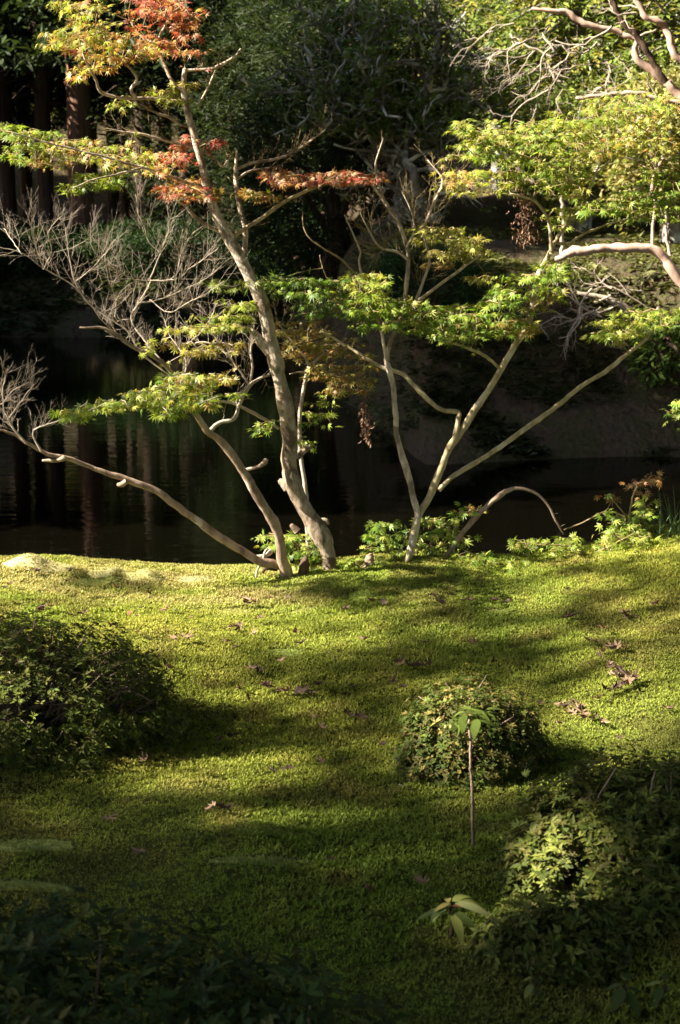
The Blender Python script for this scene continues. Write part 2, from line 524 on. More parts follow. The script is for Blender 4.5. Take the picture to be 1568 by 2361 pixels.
# ------------------------------------------------------------------ leaf templates
def maple_template():
    lobes = [(0, 1.0), (37, 0.88), (-37, 0.88), (78, 0.66), (-78, 0.66), (128, 0.34), (-128, 0.34)]
    lobes.sort(key=lambda q: q[0])
    pts = [(0.0, 0.0, 0.03)]
    ring = []
    n = len(lobes)
    for i, (a, l) in enumerate(lobes):
        prev = lobes[i - 1][0] if i else -180
        na = (a + prev) / 2 if i else -165
        ring.append((na, 0.18 if i in (0,) else 0.23, 0))
        ring.append((a, l, 1))
    ring.append((165, 0.20, 0))
    for a, l, tip in ring:
        q = R(a)
        pts.append((l * math.cos(q), l * math.sin(q), -0.42 * l * l + (0.0 if tip else -0.02)))
    f = []
    k = len(ring)
    for i in range(k - 1):
        f.append((0, i + 1, i + 2))
    # widen the lobes: middle vertices on the tip edges
    V = [np.array(p) for p in pts]; F = []
    for i in range(k - 1):
        A, B = i + 1, i + 2
        mid = V[A] * 0.52 + V[B] * 0.48
        tipi = B if ring[i + 1][2] else A
        dirv = V[tipi]
        mid = mid + 0.05 * (mid - dirv * (mid @ dirv) / (dirv @ dirv)) / (np.linalg.norm(mid - dirv * (mid @ dirv) / (dirv @ dirv)) + 1e-6)
        V.append(mid); m = len(V) - 1
        F += [(0, A, m), (0, m, B)]
    V = np.array(V); V[:, 0] += 0.05
    return V, np.array(F)


MAPLE_V, MAPLE_F = maple_template()
_nr = 16                                     # centre + ring, without the extra middle vertices
MAPLE_V1 = MAPLE_V[:_nr] * np.array([1.0, 1.06, 1.0]); MAPLE_F1 = np.array([(0, i + 1, i + 2) for i in range(_nr - 2)])


def blade_template(wid=0.28, droop=0.25, fold=0.12):
    """pointed oval leaf, 6 triangles"""
    v = [(0, 0, 0), (0.3, wid * 0.8, fold * 0.6), (0.3, -wid * 0.8, fold * 0.6), (0.62, wid * 0.85, fold * 0.5 - droop * 0.38), (0.62, -wid * 0.85, fold * 0.5 - droop * 0.38), (1, 0, -droop), (0.45, 0, -droop * 0.2)]
    f = [(0, 6, 1), (0, 2, 6), (1, 6, 3), (2, 4, 6), (3, 6, 5), (4, 5, 6)]
    return np.array(v, float), np.array(f)


OVAL_V, OVAL_F = blade_template()
DIA_V = np.array([(0, 0, 0), (0.45, 0.17, 0.03), (1, 0, -0.1), (0.45, -0.17, 0.03)], float)
DIA_F = np.array([(0, 2, 1), (0, 3, 2)])

PAL = {
    'yg': (0.29, 0.35, 0.055), 'g': (0.15, 0.235, 0.03), 'dg': (0.07, 0.135, 0.016), 'y': (0.44, 0.41, 0.10),
    'o': (0.44, 0.225, 0.075), 'r': (0.34, 0.08, 0.055), 'p': (0.48, 0.27, 0.16), 'b': (0.23, 0.15, 0.045), 'ol': (0.24, 0.20, 0.045)}


def pick_cols(names, n, jit=0.18):
    keys = list(names)
    wts = np.array([names[k] for k in keys], float); wts /= wts.sum()
    idx = rng.choice(len(keys), n, p=wts)
    base = np.array([PAL[k] for k in keys])[idx]
    return base * (1 + rng.normal(0, jit, (n, 1)).clip(-0.4, 0.45)) * (1 + rng.normal(0, 0.06, (n, 3)))


# ------------------------------------------------------------------ branching
def grow(start, d, length, r0, level, out, wig=0.25, up=0.05, kids=(5, 5, 4), flat=0.55, shrink=0.5, ang=(30, 60), n=None, taper=0.35):
    """recursive bare branching: appends arrays of (x,y,z,r)"""
    n = n or max(4, int(length / max(0.012, length / 8)))
    step = length / n
    pts = [np.array([*start, r0])]
    d = unit(np.asarray(d, float)); p = np.asarray(start, float).copy()
    dirs = [d]
    for i in range(n):
        d = unit(d + rng.normal(0, wig, 3) * np.array([1, flat, 1]) + np.array([0, 0, up]))
        p = p + d * step
        pts.append(np.array([*p, r0 * (1 - (1 - taper) * (i + 1) / n)])); dirs.append(d)
    out.append((level, np.array(pts)))
    if level > 0:
        k = kids[-level] if level <= len(kids) else kids[0]
        for j in range(k):
            f = rng.uniform(0.18, 1.0)
            i = min(n, int(f * n))
            dd = dirs[i]
            ax = unit(rng.normal(0, 1, 3) * np.array([flat, 1.0, flat]))
            a = R(rng.uniform(*ang)) * (1 if j % 2 else -1)
            q = Quaternion(Vector(ax), a)
            nd = np.array(q @ Vector(dd))
            grow(pts[i][:3], nd, length * shrink * rng.uniform(0.6, 1.25) * (1.15 - 0.4 * f), pts[i][3] * 0.68, level - 1, out, wig, up, kids, flat, shrink, ang, taper=taper)
    return out


class Tree:
    def __init__(s, name, label, cat, base, depth, group=None):
        s.base = np.asarray(base, float); s.root = thing(name, label, cat, s.base, group)
        s.depth = depth; s.skel = []; s.twig = MB(); s.leaves = []   # leaves: pos, rot, scale, col

    def limb(s, name, pts, mat_, sides=10, step=0.03, wob=0.0015, d0=0.0, d1=None, rough=0.06, knots=None):
        """pts: (X, Y, radius) in photo reading; depth offset runs d0 -> d1"""
        d1 = d0 if d1 is None else d1
        P4 = []
        n = len(pts)
        for i, (X, Y, r) in enumerate(pts):
            d = s.depth + d0 + (d1 - d0) * i / (n - 1)
            p = P(X, Y, d)
            P4.append([*p, r / 784 * TH * d])
        q = resample(P4, step)
        k = len(q)
        q[1:, :3] += np.cumsum(rng.normal(0, wob, (k - 1, 3)), 0) * 0.25 + rng.normal(0, wob, (k - 1, 3)) * 0.5
        q[:, 3] *= 1 + 0.10 * np.interp(np.arange(k), np.arange(0, k + 6, 3), rng.normal(0, 1, len(np.arange(0, k + 6, 3)))).clip(-1, 1)
        mb = MB()
        tube(mb, q, sides, rough=rough)
        o = mb.build(name, mat_, s.root, s.base)
        s.skel.append(q)
        return q

    def nodes(s):
        return np.concatenate(s.skel)[:, :4]

    def spurs(s, q, n, length, r, up=0.05, levels=1, flat=0.5, lo=0.1, kids=(5, 4), shrink=0.5, bias=(0, 0, 0.5)):
        """bare side twigs along a limb"""
        out = []
        for _ in range(n):
            i = int(rng.uniform(lo, 1) * (len(q) - 1))
            t = unit(q[min(i + 1, len(q) - 1), :3] - q[max(i - 1, 0), :3])
            d = unit(t * 0.9 + rng.normal(0, 0.75, 3) * np.array([1, flat, 1]) + np.array(bias))
            grow(q[i, :3], d, length * rng.uniform(0.5, 1.3), min(r, q[i, 3] * 0.7), levels, out, wig=0.13, up=up, kids=kids, flat=flat, shrink=shrink, ang=(25, 55), taper=0.5)
        for lv, p in out:
            p[:, 3] *= 0.48
            tube(s.twig, p, 4 if lv else 3)
        return out

    def spray(s, X, Y, rx, ry, n, pal, d=0.0, dsp=0.35, size=0.0275, per=(5, 10), tilt=0.0, twig_r=0.0022):
        """a layer of foliage: n twig tips in an ellipse of the photo reading, joined to the tree by twigs"""
        th = rng.random(n) * 2 * np.pi; rr = np.sqrt(rng.random(n))
        dx = np.cos(th) * rr; dy = np.sin(th) * rr
        lay = max(1, int(round(ry / 11)))                       # foliage hangs in thin flat sheets
        if lay > 1:
            lv = (np.floor((dy + 1) / 2 * lay).clip(0, lay - 1) + 0.5) / lay * 2 - 1
            dy = lv * 0.85 + 0.24 * dy + 0.22 * dx * dx / lay * rng.choice([0.5, 1.0])
        dd = s.depth + d + rng.normal(0, dsp * 0.5, n).clip(-dsp, dsp)
        tgt = np.array([P(X + rx * a, Y + ry * b + tilt * rx * a, q) for a, b, q in zip(dx, dy, dd)])
        pool = s.nodes()[:, :3]
        dist = np.array([np.min(np.linalg.norm(pool - t, axis=1)) for t in tgt])
        new = [pool]
        for i in np.argsort(dist):
            allp = np.concatenate(new) if len(new) > 1 else new[0]
            t = tgt[i]
            dv = t - allp
            # prefer nodes that lie below / nearer the trunk
            k = np.argmin(np.linalg.norm(dv * np.array([1, 0.9, 1.25]), axis=1))
            a = allp[k]
            L = np.linalg.norm(t - a)
            m = max(2, int(L / 0.05))
            u = np.linspace(0, 1, m + 1)[:, None]
            path = a + (t - a) * u + np.array([0, 0, 0.10 * L]) * np.sin(np.pi * u) * rng.uniform(-0.5, 1.2) + rng.normal(0, 0.006, (m + 1, 3)) * np.sin(np.pi * u)
            r_ = np.linspace(min(0.0045, twig_r * (1 + 1.2 * L)), twig_r * 0.55, m + 1)
            tube(s.twig, np.concatenate([path, r_[:, None]], 1), 3)
            new.append(path[1:])
            # leaves at and near the tip
            c = rng.integers(*per)
            td = unit(path[-1] - path[-2])
            pos = []; fw = []
            for j in range(c):
                b = path[max(0, len(path) - 1 - rng.integers(0, 3))]
                az = rng.uniform(0, 2 * np.pi)
                f = unit(np.array([math.cos(az), math.sin(az), rng.uniform(-0.9, 0.05)]) + td * 0.5)
                pos.append(b + np.array([f[0], f[1], f[2] * 0.4]) * rng.uniform(0.008, 0.05)); fw.append(f)
            pos = np.array(pos); fw = np.array(fw)
            nr = unit(np.array([-0.15, -0.22, 0.85]) + rng.normal(0, 0.5, (c, 3)))
            rot = frames(nr, fw)
            col = pick_cols(pal, c)
            s.leaves.append((pos, rot, size * rng.uniform(0.5, 1.3, c), col))
        return

    def finish(s, twig_mat, leaf_parts=300, leaf_name='leaf', crown_name='crown'):
        if s.twig.n:
            o = s.twig.build('twigs', twig_mat, s.root, s.base)
            o['kind'] = 'stuff'
        if not s.leaves:
            return
        pos = np.concatenate([l[0] for l in s.leaves]); rot = np.concatenate([l[1] for l in s.leaves])
        scl = np.concatenate([l[2] for l in s.leaves]); col = np.concatenate([l[3] for l in s.leaves])
        view = unit(np.array([0, 0, CAMH]) - pos)
        face = np.abs(np.sum(rot[:, :, 2] * view, 1))
        area = face * scl ** 2 / np.sum((pos - np.array([0, 0, CAMH])) ** 2, 1)
        order = np.argsort(-area)
        single = order[:leaf_parts]; rest = order[leaf_parts:]
        mb = MB(); stamp(mb, MAPLE_V1, MAPLE_F1, pos[rest], rot[rest], scl[rest], col[rest])
        o = mb.build(crown_name, M_LEAF, s.root, s.base, smooth_=False)
        if o: o['kind'] = 'stuff'
        # single leaves share meshes by colour
        if len(single):
            k = 14
            cs = col[single]
            cen = cs[rng.choice(len(cs), min(k, len(cs)), replace=False)]
            for _ in range(3):
                idx = np.argmin(((cs[:, None] - cen[None]) ** 2).sum(-1), 1)
                for j in range(len(cen)):
                    if (idx == j).any(): cen[j] = cs[idx == j].mean(0)
            protos = {}
            for q, i in enumerate(single):
                j = int(idx[q])
                M4 = Matrix.Identity(4)
                rs = rot[i] * scl[i]
                for a in range(3):
                    for b in range(3): M4[a][b] = rs[a, b]
                    M4[a][3] = pos[i][a] - s.base[a]
                if j not in protos:
                    m2 = MB(); m2.add(MAPLE_V, MAPLE_F, cen[j])
                    o = m2.build(leaf_name, M_LEAF, s.root, None, smooth_=False)
                    protos[j] = o
                else:
                    o = protos[j].copy(); C.objects.link(o); o.parent = s.root
                o.matrix_basis = M4


def withered(tr, X0, Y0, X1, Y1, n=70, wid=16, d=0.0):
    n = int(n * 2.2)
    """a hanging bunch of dry curled leaves"""
    a = P(X0, Y0, tr.depth + d); b = P(X1, Y1, tr.depth + d)
    u = rng.random(n)[:, None]
    ww = wid / 784 * TH * tr.depth
    pos = a + (b - a) * u + rng.normal(0, ww * 0.35, (n, 3)) * (0.3 + 0.9 * np.sin(np.pi * np.clip(u * 0.8 + 0.1, 0, 1)))
    fw = unit(np.array([0, 0, -1.0]) + rng.normal(0, 0.25, (n, 3)))
    rot = frames(rng.normal(0, 1, (n, 3)), fw)
    mb = MB()
    stamp(mb, OVAL_V * np.array([1, 0.6, 1]), OVAL_F, pos, rot, rng.uniform(0.014, 0.028, n), np.array([0.20, 0.115, 0.075]) * rng.uniform(0.6, 1.3, (n, 1)))
    tube(mb, [[*a, 0.002], [*((a + b) / 2), 0.0015], [*b, 0.001]], 4, col=(0.15, 0.1, 0.07))
    tube(mb, resample([[*P(X0 - 6, Y0 - 45, tr.depth + d), 0.0016], [*P(X0 + 2, Y0 - 20, tr.depth + d), 0.0013], [*a, 0.001]], 0.02), 4, col=(0.2, 0.14, 0.1))
    mb.build('withered_leaf_cluster', M_DEAD, tr.root, tr.base, smooth_=False)['kind'] = 'stuff'


# ------------------------------------------------------------------ main maple
base = G(760, 1326)
main = Tree('maple_tree', 'tallest maple with thick leaning grey trunk and red and orange top leaves', 'tree', base, base[1] + 0.12)
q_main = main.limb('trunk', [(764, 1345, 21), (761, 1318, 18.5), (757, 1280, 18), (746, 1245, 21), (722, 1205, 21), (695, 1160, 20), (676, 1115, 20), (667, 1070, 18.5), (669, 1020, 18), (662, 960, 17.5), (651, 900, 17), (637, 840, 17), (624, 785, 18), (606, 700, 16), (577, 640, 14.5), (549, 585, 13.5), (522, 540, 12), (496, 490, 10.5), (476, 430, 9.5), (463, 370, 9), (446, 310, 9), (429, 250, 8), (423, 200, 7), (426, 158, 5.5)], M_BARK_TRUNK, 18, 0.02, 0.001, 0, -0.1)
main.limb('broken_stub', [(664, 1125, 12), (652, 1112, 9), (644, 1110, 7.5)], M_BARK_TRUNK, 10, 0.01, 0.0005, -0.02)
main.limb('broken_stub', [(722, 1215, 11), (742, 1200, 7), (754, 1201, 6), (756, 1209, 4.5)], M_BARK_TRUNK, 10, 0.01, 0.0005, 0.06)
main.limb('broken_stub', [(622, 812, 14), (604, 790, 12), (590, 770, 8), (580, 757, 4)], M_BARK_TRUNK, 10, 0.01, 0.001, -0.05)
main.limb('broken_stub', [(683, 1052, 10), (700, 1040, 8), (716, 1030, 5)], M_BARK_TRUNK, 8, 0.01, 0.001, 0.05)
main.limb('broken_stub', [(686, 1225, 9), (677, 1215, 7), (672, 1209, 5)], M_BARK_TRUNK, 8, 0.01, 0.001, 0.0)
q = main.limb('branch', [(563, 590, 7), (566, 530, 6.5), (556, 490, 6.5), (548, 450, 6), (543, 400, 5.5), (546, 345, 3)], M_BARK, 8, 0.03, 0.001, 0.05, 0.1)
main.spurs(q, 6, 0.12, 0.003)
qr = main.limb('branch', [(535, 548, 6), (565, 527, 4.5), (600, 505, 4.5), (645, 472, 4), (695, 445, 3.5), (740, 428, 3), (800, 410, 2), (860, 402, 1.5)], M_BARK_OLIVE, 6, 0.03, 0.001, 0, 0.15)
ql = main.limb('branch', [(530, 545, 6), (500, 530, 5), (475, 519, 4.5), (450, 500, 4), (430, 478, 3), (405, 455, 2)], M_BARK, 6, 0.03, 0.001, 0, -0.1)
qll = main.limb('branch', [(482, 440, 5), (440, 425, 4), (390, 405, 4), (330, 385, 3.5), (260, 365, 3), (180, 345, 2.5), (100, 325, 2), (30, 305, 1.5)], M_BARK, 6, 0.03, 0.002, 0, -0.3)
main.limb('branch', [(330, 385, 3), (280, 400, 2.5), (220, 415, 2), (170, 432, 1.5)], M_BARK, 5, 0.03, 0.002, -0.15, -0.3)
q2 = main.limb('branch', [(427, 236, 5), (385, 232, 5), (345, 227, 4.5), (280, 226, 4), (232, 212, 4), (222, 186, 3.5), (205, 155, 3), (190, 120, 2)], M_BARK, 6, 0.03, 0.001, 0, -0.15)
main.limb('branch', [(313, 227, 4), (303, 205, 4), (316, 186, 4), (308, 165, 3), (280, 140, 2)], M_BARK, 6, 0.02, 0.001, -0.08, -0.15)
main.limb('branch', [(420, 205, 5), (395, 185, 4), (372, 130, 4), (345, 95, 4), (320, 80, 3), (300, 50, 1.5)], M_BARK_BROWN, 6, 0.03, 0.001, 0, 0.1)
main.limb('branch', [(372, 130, 3), (365, 90, 3), (385, 50, 2.5), (402, -5, 1.5)], M_BARK, 6, 0.03, 0.001, 0.08, 0.1)
q3 = main.limb('branch', [(427, 163, 4), (470, 160, 3.5), (500, 155, 4), (527, 140, 3.5), (545, 128, 3), (555, 113, 2)], M_BARK, 6, 0.02, 0.001)
q4 = main.limb('branch', [(500, 155, 3), (488, 185, 3), (470, 220, 2.5), (455, 244, 2)], M_BARK, 6, 0.02, 0.001)
main.spurs(q3, 9, 0.08, 0.002)
main.spurs(q4, 3, 0.06, 0.0016)
qb = main.limb('branch', [(460, 345, 4), (420, 335, 3.5), (383, 325, 3), (330, 310, 3), (285, 305, 2.5), (245, 296, 1.5)], M_BARK, 6, 0.02, 0.001, 0, -0.1)
main.spurs(qb, 16, 0.10, 0.002, bias=(-0.4, 0, 0.5))
qb = main.limb('branch', [(440, 292, 4), (418, 288, 3), (390, 270, 3), (350, 255, 2), (325, 240, 1.5)], M_BARK, 6, 0.02, 0.001, 0, -0.1)
main.spurs(qb, 14, 0.11, 0.002, bias=(-0.4, 0, 0.3))
qb = main.limb('branch', [(470, 350, 3), (500, 370, 3), (515, 385, 3), (525, 370, 2)], M_BARK, 6, 0.02, 0.001, 0, 0.1)
main.spurs(qb, 5, 0.07, 0.002)
qb = main.limb('branch', [(545, 390, 3), (585, 375, 3), (640, 365, 3), (680, 348, 2.5), (715, 325, 2), (750, 300, 1.2)], M_BARK, 6, 0.02, 0.001, 0.1, 0.2)
main.spurs(qb, 26, 0.10, 0.002, bias=(0.3, 0, 0.8))
qb = main.limb('branch', [(548, 412, 3), (575, 395, 3), (600, 390, 2), (640, 385, 1.5)], M_BARK, 6, 0.02, 0.001, 0.1, 0.2)
main.spurs(qb, 8, 0.08, 0.002, bias=(0.3, 0, 0.5))
TOPR = {'r': 5, 'p': 2, 'o': 2.2}
YO = {'y': 4, 'yg': 3, 'o': 1.6, 'ol': 2}
YG = {'yg': 5, 'y': 2, 'g': 2, 'ol': 1}
GR = {'g': 5, 'yg': 4, 'dg': 1.5}
main.spray(385, 55, 80, 55, 36, TOPR); main.spray(350, 10, 70, 25, 18, TOPR); main.spray(420, 15, 50, 25, 14, TOPR)
main.spray(400, 108, 70, 20, 22, {'o': 3, 'r': 2, 'p': 3})
main.spray(300, 115, 75, 28, 30, {'o': 4, 'y': 2, 'ol': 2, 'b': 1})
main.spray(190, 45, 70, 40, 22, YO); main.spray(160, 90, 60, 25, 18, YO); main.spray(235, 90, 60, 40, 26, {'ol': 3, 'y': 3, 'o': 2}); main.spray(170, 5, 55, 15, 10, YO)
main.spray(215, 140, 55, 25, 18, {'o': 3, 'y': 3}); main.spray(185, 165, 15, 18, 4, {'y': 3, 'o': 1})
main.spray(385, 220, 40, 16, 13, {'yg': 4, 'y': 1}); main.spray(280, 240, 26, 8, 5, {'yg': 4, 'y': 2}); main.spray(430, 190, 18, 10, 4, {'ol': 1, 'y': 1})
main.spray(70, 320, 75, 26, 40, {'yg': 5, 'g': 4, 'y': 1}, d=0.15); main.spray(30, 360, 22, 14, 7, GR, d=0.15); main.spray(5, 300, 30, 22, 12, GR, d=0.15)
main.spray(160, 345, 90, 28, 40, {'yg': 3, 'p': 4, 'y': 3, 'g': 1}, d=0.2); main.spray(110, 375, 45, 14, 12, {'p': 3, 'y': 4, 'yg': 2}, d=0.2)
main.spray(290, 358, 65, 30, 36, {'yg': 3, 'p': 2, 'y': 3, 'ol': 3}, d=0.22)
main.spray(245, 412, 62, 22, 26, GR, d=0.2); main.spray(165, 440, 18, 8, 4, {'yg': 1}, d=0.2); main.spray(200, 430, 35, 10, 7, GR, d=0.2)
main.spray(390, 362, 50, 18, 20, {'r': 3, 'o': 2, 'p': 2}); main.spray(370, 390, 45, 10, 10, {'o': 3, 'y': 3}); main.spray(430, 328, 25, 8, 7, {'r': 5, 'p': 2}); main.spray(488, 328, 22, 9, 6, {'r': 5})
main.spray(420, 440, 62, 20, 34, {'r': 4, 'o': 4, 'p': 2, 'y': 1}); main.spray(440, 412, 25, 8, 5, {'o': 3, 'ol': 1})
main.spray(480, 445, 25, 12, 7, {'ol': 2, 'o': 1, 'b': 1})
main.spray(750, 408, 130, 17, 62, {'r': 3, 'p': 5, 'o': 3}, d=0.15, tilt=-0.04); main.spray(640, 408, 45, 14, 14, {'r': 3, 'o': 3, 'p': 2}, d=0.1); main.spray(845, 410, 30, 8, 8, {'r': 5, 'p': 1}, d=0.15)
main.spray(595, 448, 45, 12, 16, {'b': 3, 'ol': 2, 'o': 1}, d=0.1)
main.spray(500, 740, 75, 22, 30, {'yg': 6, 'y': 2, 'g': 1}); main.spray(540, 705, 45, 15, 12, {'yg': 5, 'y': 2}); main.spray(420, 762, 40, 14, 9, {'yg': 5, 'y': 3})
main.spray(560, 655, 85, 18, 24, GR, d=0.2)
main.spray(608, 985, 30, 14, 5, {'yg': 3, 'g': 3})
main.spray(725, 965, 40, 20, 8, {'yg': 4, 'g': 1}, d=0.1); main.spray(700, 1005, 14, 18, 4, {'yg': 1}, d=0.1); main.spray(765, 930, 22, 10, 3, {'yg': 1}, d=0.1)
main.finish(M_TWIG_BROWN)

# ------------------------------------------------------------------ low maple with bare grey twigs
base = G(660, 1338)
low = Tree('maple_tree', 'low spreading maple with two bare brown limbs reaching left over the pond', 'tree', base, base[1] + 0.10)
qA0 = low.limb('trunk', [(668, 1350, 18), (660, 1322, 16), (650, 1285, 13), (645, 1240, 12), (628, 1200, 12), (605, 1165, 11.5), (575, 1112, 10.5), (540, 1055, 9.5), (503, 1012, 8.5), (480, 995, 8), (455, 958, 7), (440, 935, 6), (418, 890, 5.5), (372, 832, 5), (312, 800, 4.5), (245, 757, 3.5), (186, 755, 2)], M_BARK_BROWN, 12, 0.025, 0.002, 0, -0.45)
qA = low.limb('branch', [(648, 1305, 12), (625, 1300, 13), (600, 1296, 11.5), (560, 1272, 10.5), (510, 1242, 10), (460, 1206, 9.3), (410, 1173, 8.8), (350, 1130, 8), (290, 1108, 7.3), (240, 1092, 6), (185, 1070, 5.5), (150, 1056, 5.2), (110, 1050, 4.6), (60, 1022, 4), (30, 1003, 3.2), (-20, 990, 2.4)], M_BARK_BROWN, 12, 0.025, 0.002, -0.02, -0.35)
low.limb('broken_stub', [(292, 1110, 7), (280, 1117, 6), (271, 1117, 4)], M_BARK_BROWN, 8, 0.01, 0.001, -0.22)
low.limb('broken_stub', [(150, 1055, 6), (130, 1062, 5), (98, 1062, 3)], M_BARK_BROWN, 8, 0.01, 0.001, -0.28)
low.limb('broken_stub', [(560, 1085, 5), (580, 1080, 4.5), (600, 1074, 4.5), (611, 1066, 6), (612, 1059, 6)], M_BARK_BROWN, 8, 0.01, 0.001, -0.08)
low.limb('broken_stub', [(640, 1312, 6), (614, 1310, 5), (606, 1320, 4)], M_CEDAR, 8, 0.01, 0.001, -0.02)
q = low.limb('branch', [(608, 1288, 4), (625, 1268, 4), (620, 1278, 4), (590, 1282, 3.5), (577, 1281, 3)], M_TWIG, 6, 0.01, 0.001, -0.04)
low.limb('branch', [(607, 1290, 3), (612, 1272, 3.5), (617, 1266, 3)], M_TWIG, 6, 0.01, 0.001, -0.05)
low.limb('branch', [(600, 1300, 3), (592, 1318, 3), (590, 1336, 2.5)], M_TWIG, 6, 0.01, 0.001, -0.05)
q = low.limb('branch', [(482, 995, 5), (505, 975, 4.5), (540, 965, 4.5), (553, 930, 4), (575, 890, 4), (600, 872, 3), (622, 864, 2)], M_TWIG, 6, 0.02, 0.001, -0.1, 0)
low.spurs(q, 10, 0.12, 0.002)
q = low.limb('branch', [(575, 888, 3.5), (582, 850, 3), (578, 806, 2.5), (590, 775, 1.5)], M_TWIG, 6, 0.02, 0.001, 0, 0.05)
low.spurs(q, 14, 0.14, 0.002, bias=(-0.3, 0, 0.4))
q = low.limb('branch', [(575, 886, 3), (545, 845, 3), (520, 815, 2.5), (480, 790, 2), (450, 790, 1.5)], M_TWIG, 6, 0.02, 0.001, 0, 0.05)
low.spurs(q, 16, 0.12, 0.002, bias=(-0.2, 0, 0.6))
low.limb('branch', [(460, 926, 3), (515, 926, 3), (550, 936, 3.5), (600, 961, 4), (642, 988, 4)], M_TWIG, 6, 0.02, 0.001, -0.12, 0.05)
arms = [
    [(392, 866, 4), (325, 816, 4), (295, 766, 4), (215, 711, 3.5), (170, 661, 3.2), (100, 621, 2.8), (50, 586, 2.4), (-10, 572, 2)],
    [(372, 832, 4), (320, 770, 3.5), (300, 735, 3.2), (318, 700, 3), (340, 665, 3), (345, 645, 3)],
    [(344, 648, 3), (371, 583, 2.6), (380, 560, 2.4), (391, 524, 2), (388, 474, 1.4)],
    [(371, 583, 2.4), (345, 560, 2), (330, 520, 1.8), (318, 495, 1.6), (312, 448, 1.2)],
    [(344, 648, 3), (303, 642, 2.8), (265, 620, 2.5), (241, 604, 2.4), (215, 571, 2), (209, 512, 1.4)],
    [(344, 648, 3), (409, 642, 2.8), (440, 615, 2.4), (459, 604, 2.2), (506, 571, 1.5)],
    [(405, 640, 2.4), (420, 580, 2.2), (440, 545, 2), (470, 520, 1.4)],
    [(265, 730, 3), (268, 690, 2.6), (252, 650, 2.4), (241, 604, 2)],
    [(190, 680, 3), (172, 650, 2.6), (160, 598, 2.4), (150, 524, 1.5)],
    [(172, 650, 2.4), (205, 625, 2), (240, 590, 1.8), (262, 555, 1.2)],
    [(100, 621, 2.6), (85, 580, 2.2), (75, 540, 2), (60, 490, 1.4)],
    [(100, 621, 2.4), (120, 575, 2), (110, 535, 1.8), (140, 500, 1.2)],
    [(50, 586, 2.2), (30, 555, 2), (10, 525, 1.5)],
    [(318, 700, 3), (370, 690, 2.6), (420, 670, 2.4), (480, 640, 2), (525, 600, 1.4)],
    [(345, 690, 2.6), (390, 720, 2.4), (430, 700, 2.2), (470, 680, 1.8), (520, 650, 1.3)],
    [(312, 800, 3), (270, 770, 2.6), (235, 740, 2.4), (215, 710, 2)],
    [(418, 890, 3.5), (430, 840, 3), (410, 800, 3), (390, 770, 2.4), (380, 735, 2)],
    [(412, 800, 3), (450, 780, 2.6), (480, 745, 2.4), (500, 700, 2)],
]
for a in arms:
    a = [(X_, Y_, r_ * 0.55) for X_, Y_, r_ in a]
    q = low.limb('branch', a, M_TWIG, 5, 0.02, 0.002, -0.16 + rng.uniform(-0.12, 0.12), -0.2 + rng.uniform(-0.3, 0.3))
    L = len(q) * 0.02
    low.spurs(q, int(6 + L * 22), 0.13, 0.0017, up=0.06, levels=2, kids=(3, 3), shrink=0.5, bias=(0.1, 0, 0.6))
for a in [[(60, 1022, 4), (30, 985, 3), (10, 950, 2.6), (-15, 925, 2)], [(95, 1040, 4), (75, 1000, 3), (90, 985, 2.4), (150, 965, 1.6)],
          [(20, 965, 2.6), (45, 930, 2.2), (75, 885, 1.4)], [(10, 950, 2.4), (5, 900, 2), (18, 850, 1.4)], [(-10, 935, 2.4), (5, 930, 2), (30, 900, 1.6), (70, 880, 1.2)]]:
    a = [(X_, Y_, r_ * 0.75) for X_, Y_, r_ in a]
    q = low.limb('branch', a, M_TWIG, 5, 0.02, 0.002, -0.34, -0.36)
    low.spurs(q, 16, 0.10, 0.0016, up=0.05, levels=2, kids=(3, 4), shrink=0.42, bias=(0.1, 0, 0.5))
FR = {'yg': 4, 'y': 3, 'g': 2, 'o': 0.8, 'ol': 1.5}
low.spray(420, 880, 75, 26, 50, FR, d=-0.5); low.spray(350, 915, 70, 22, 38, {'yg': 5, 'y': 3, 'g': 1}, d=-0.5); low.spray(455, 920, 60, 22, 30, {'yg': 5, 'g': 3, 'y': 2}, d=-0.5)
low.spray(250, 935, 75, 13, 26, {'yg': 4, 'y': 2, 'g': 2}, d=-0.55, tilt=-0.08); low.spray(175, 952, 50, 10, 14, GR, d=-0.55); low.spray(400, 945, 50, 18, 16, {'yg': 5, 'g': 2}, d=-0.5)
low.spray(500, 870, 40, 12, 12, {'o': 1, 'ol': 3, 'y': 1}, d=-0.15); low.spray(535, 905, 28, 8, 5, {'yg': 1, 'g': 1}, d=-0.1)
low.spray(470, 800, 100, 18, 26, {'ol': 4, 'y': 2, 'b': 1}, d=0.0); low.spray(340, 800, 22, 12, 4, {'yg': 1, 'y': 1}, d=-0.5)
low.finish(M_TWIG, 260)

# ------------------------------------------------------------------ thin stem behind the main trunk
base = G(712, 1330); base[1] += 0.35; base[2] = float(H(base[0], base[1]))
thin = Tree('maple_sapling', 'slender pale maple stem rising close behind the thick leaning trunk', 'tree', base, base[1])
pb = P(712, 1320, base[1])
thin.limb('trunk', [(714, 1345, 6), (708, 1180, 6), (703, 1115, 5.5), (695, 1062, 5.5), (691, 1000, 5), (692, 950, 5), (699, 905, 4.5), (708, 862, 4.5), (712, 845, 4)], M_TWIG, 8, 0.025, 0.001)
q = thin.limb('branch', [(712, 845, 3.5), (700, 820, 3), (680, 795, 2.5), (660, 770, 2), (640, 745, 1.5)], M_TWIG, 6, 0.02, 0.001)
thin.spurs(q, 10, 0.12, 0.002)
q = thin.limb('branch', [(712, 845, 3.5), (740, 822, 3), (775, 800, 2.5), (800, 780, 2)], M_TWIG, 6, 0.02, 0.001, 0, 0.1)
thin.spurs(q, 8, 0.12, 0.002)
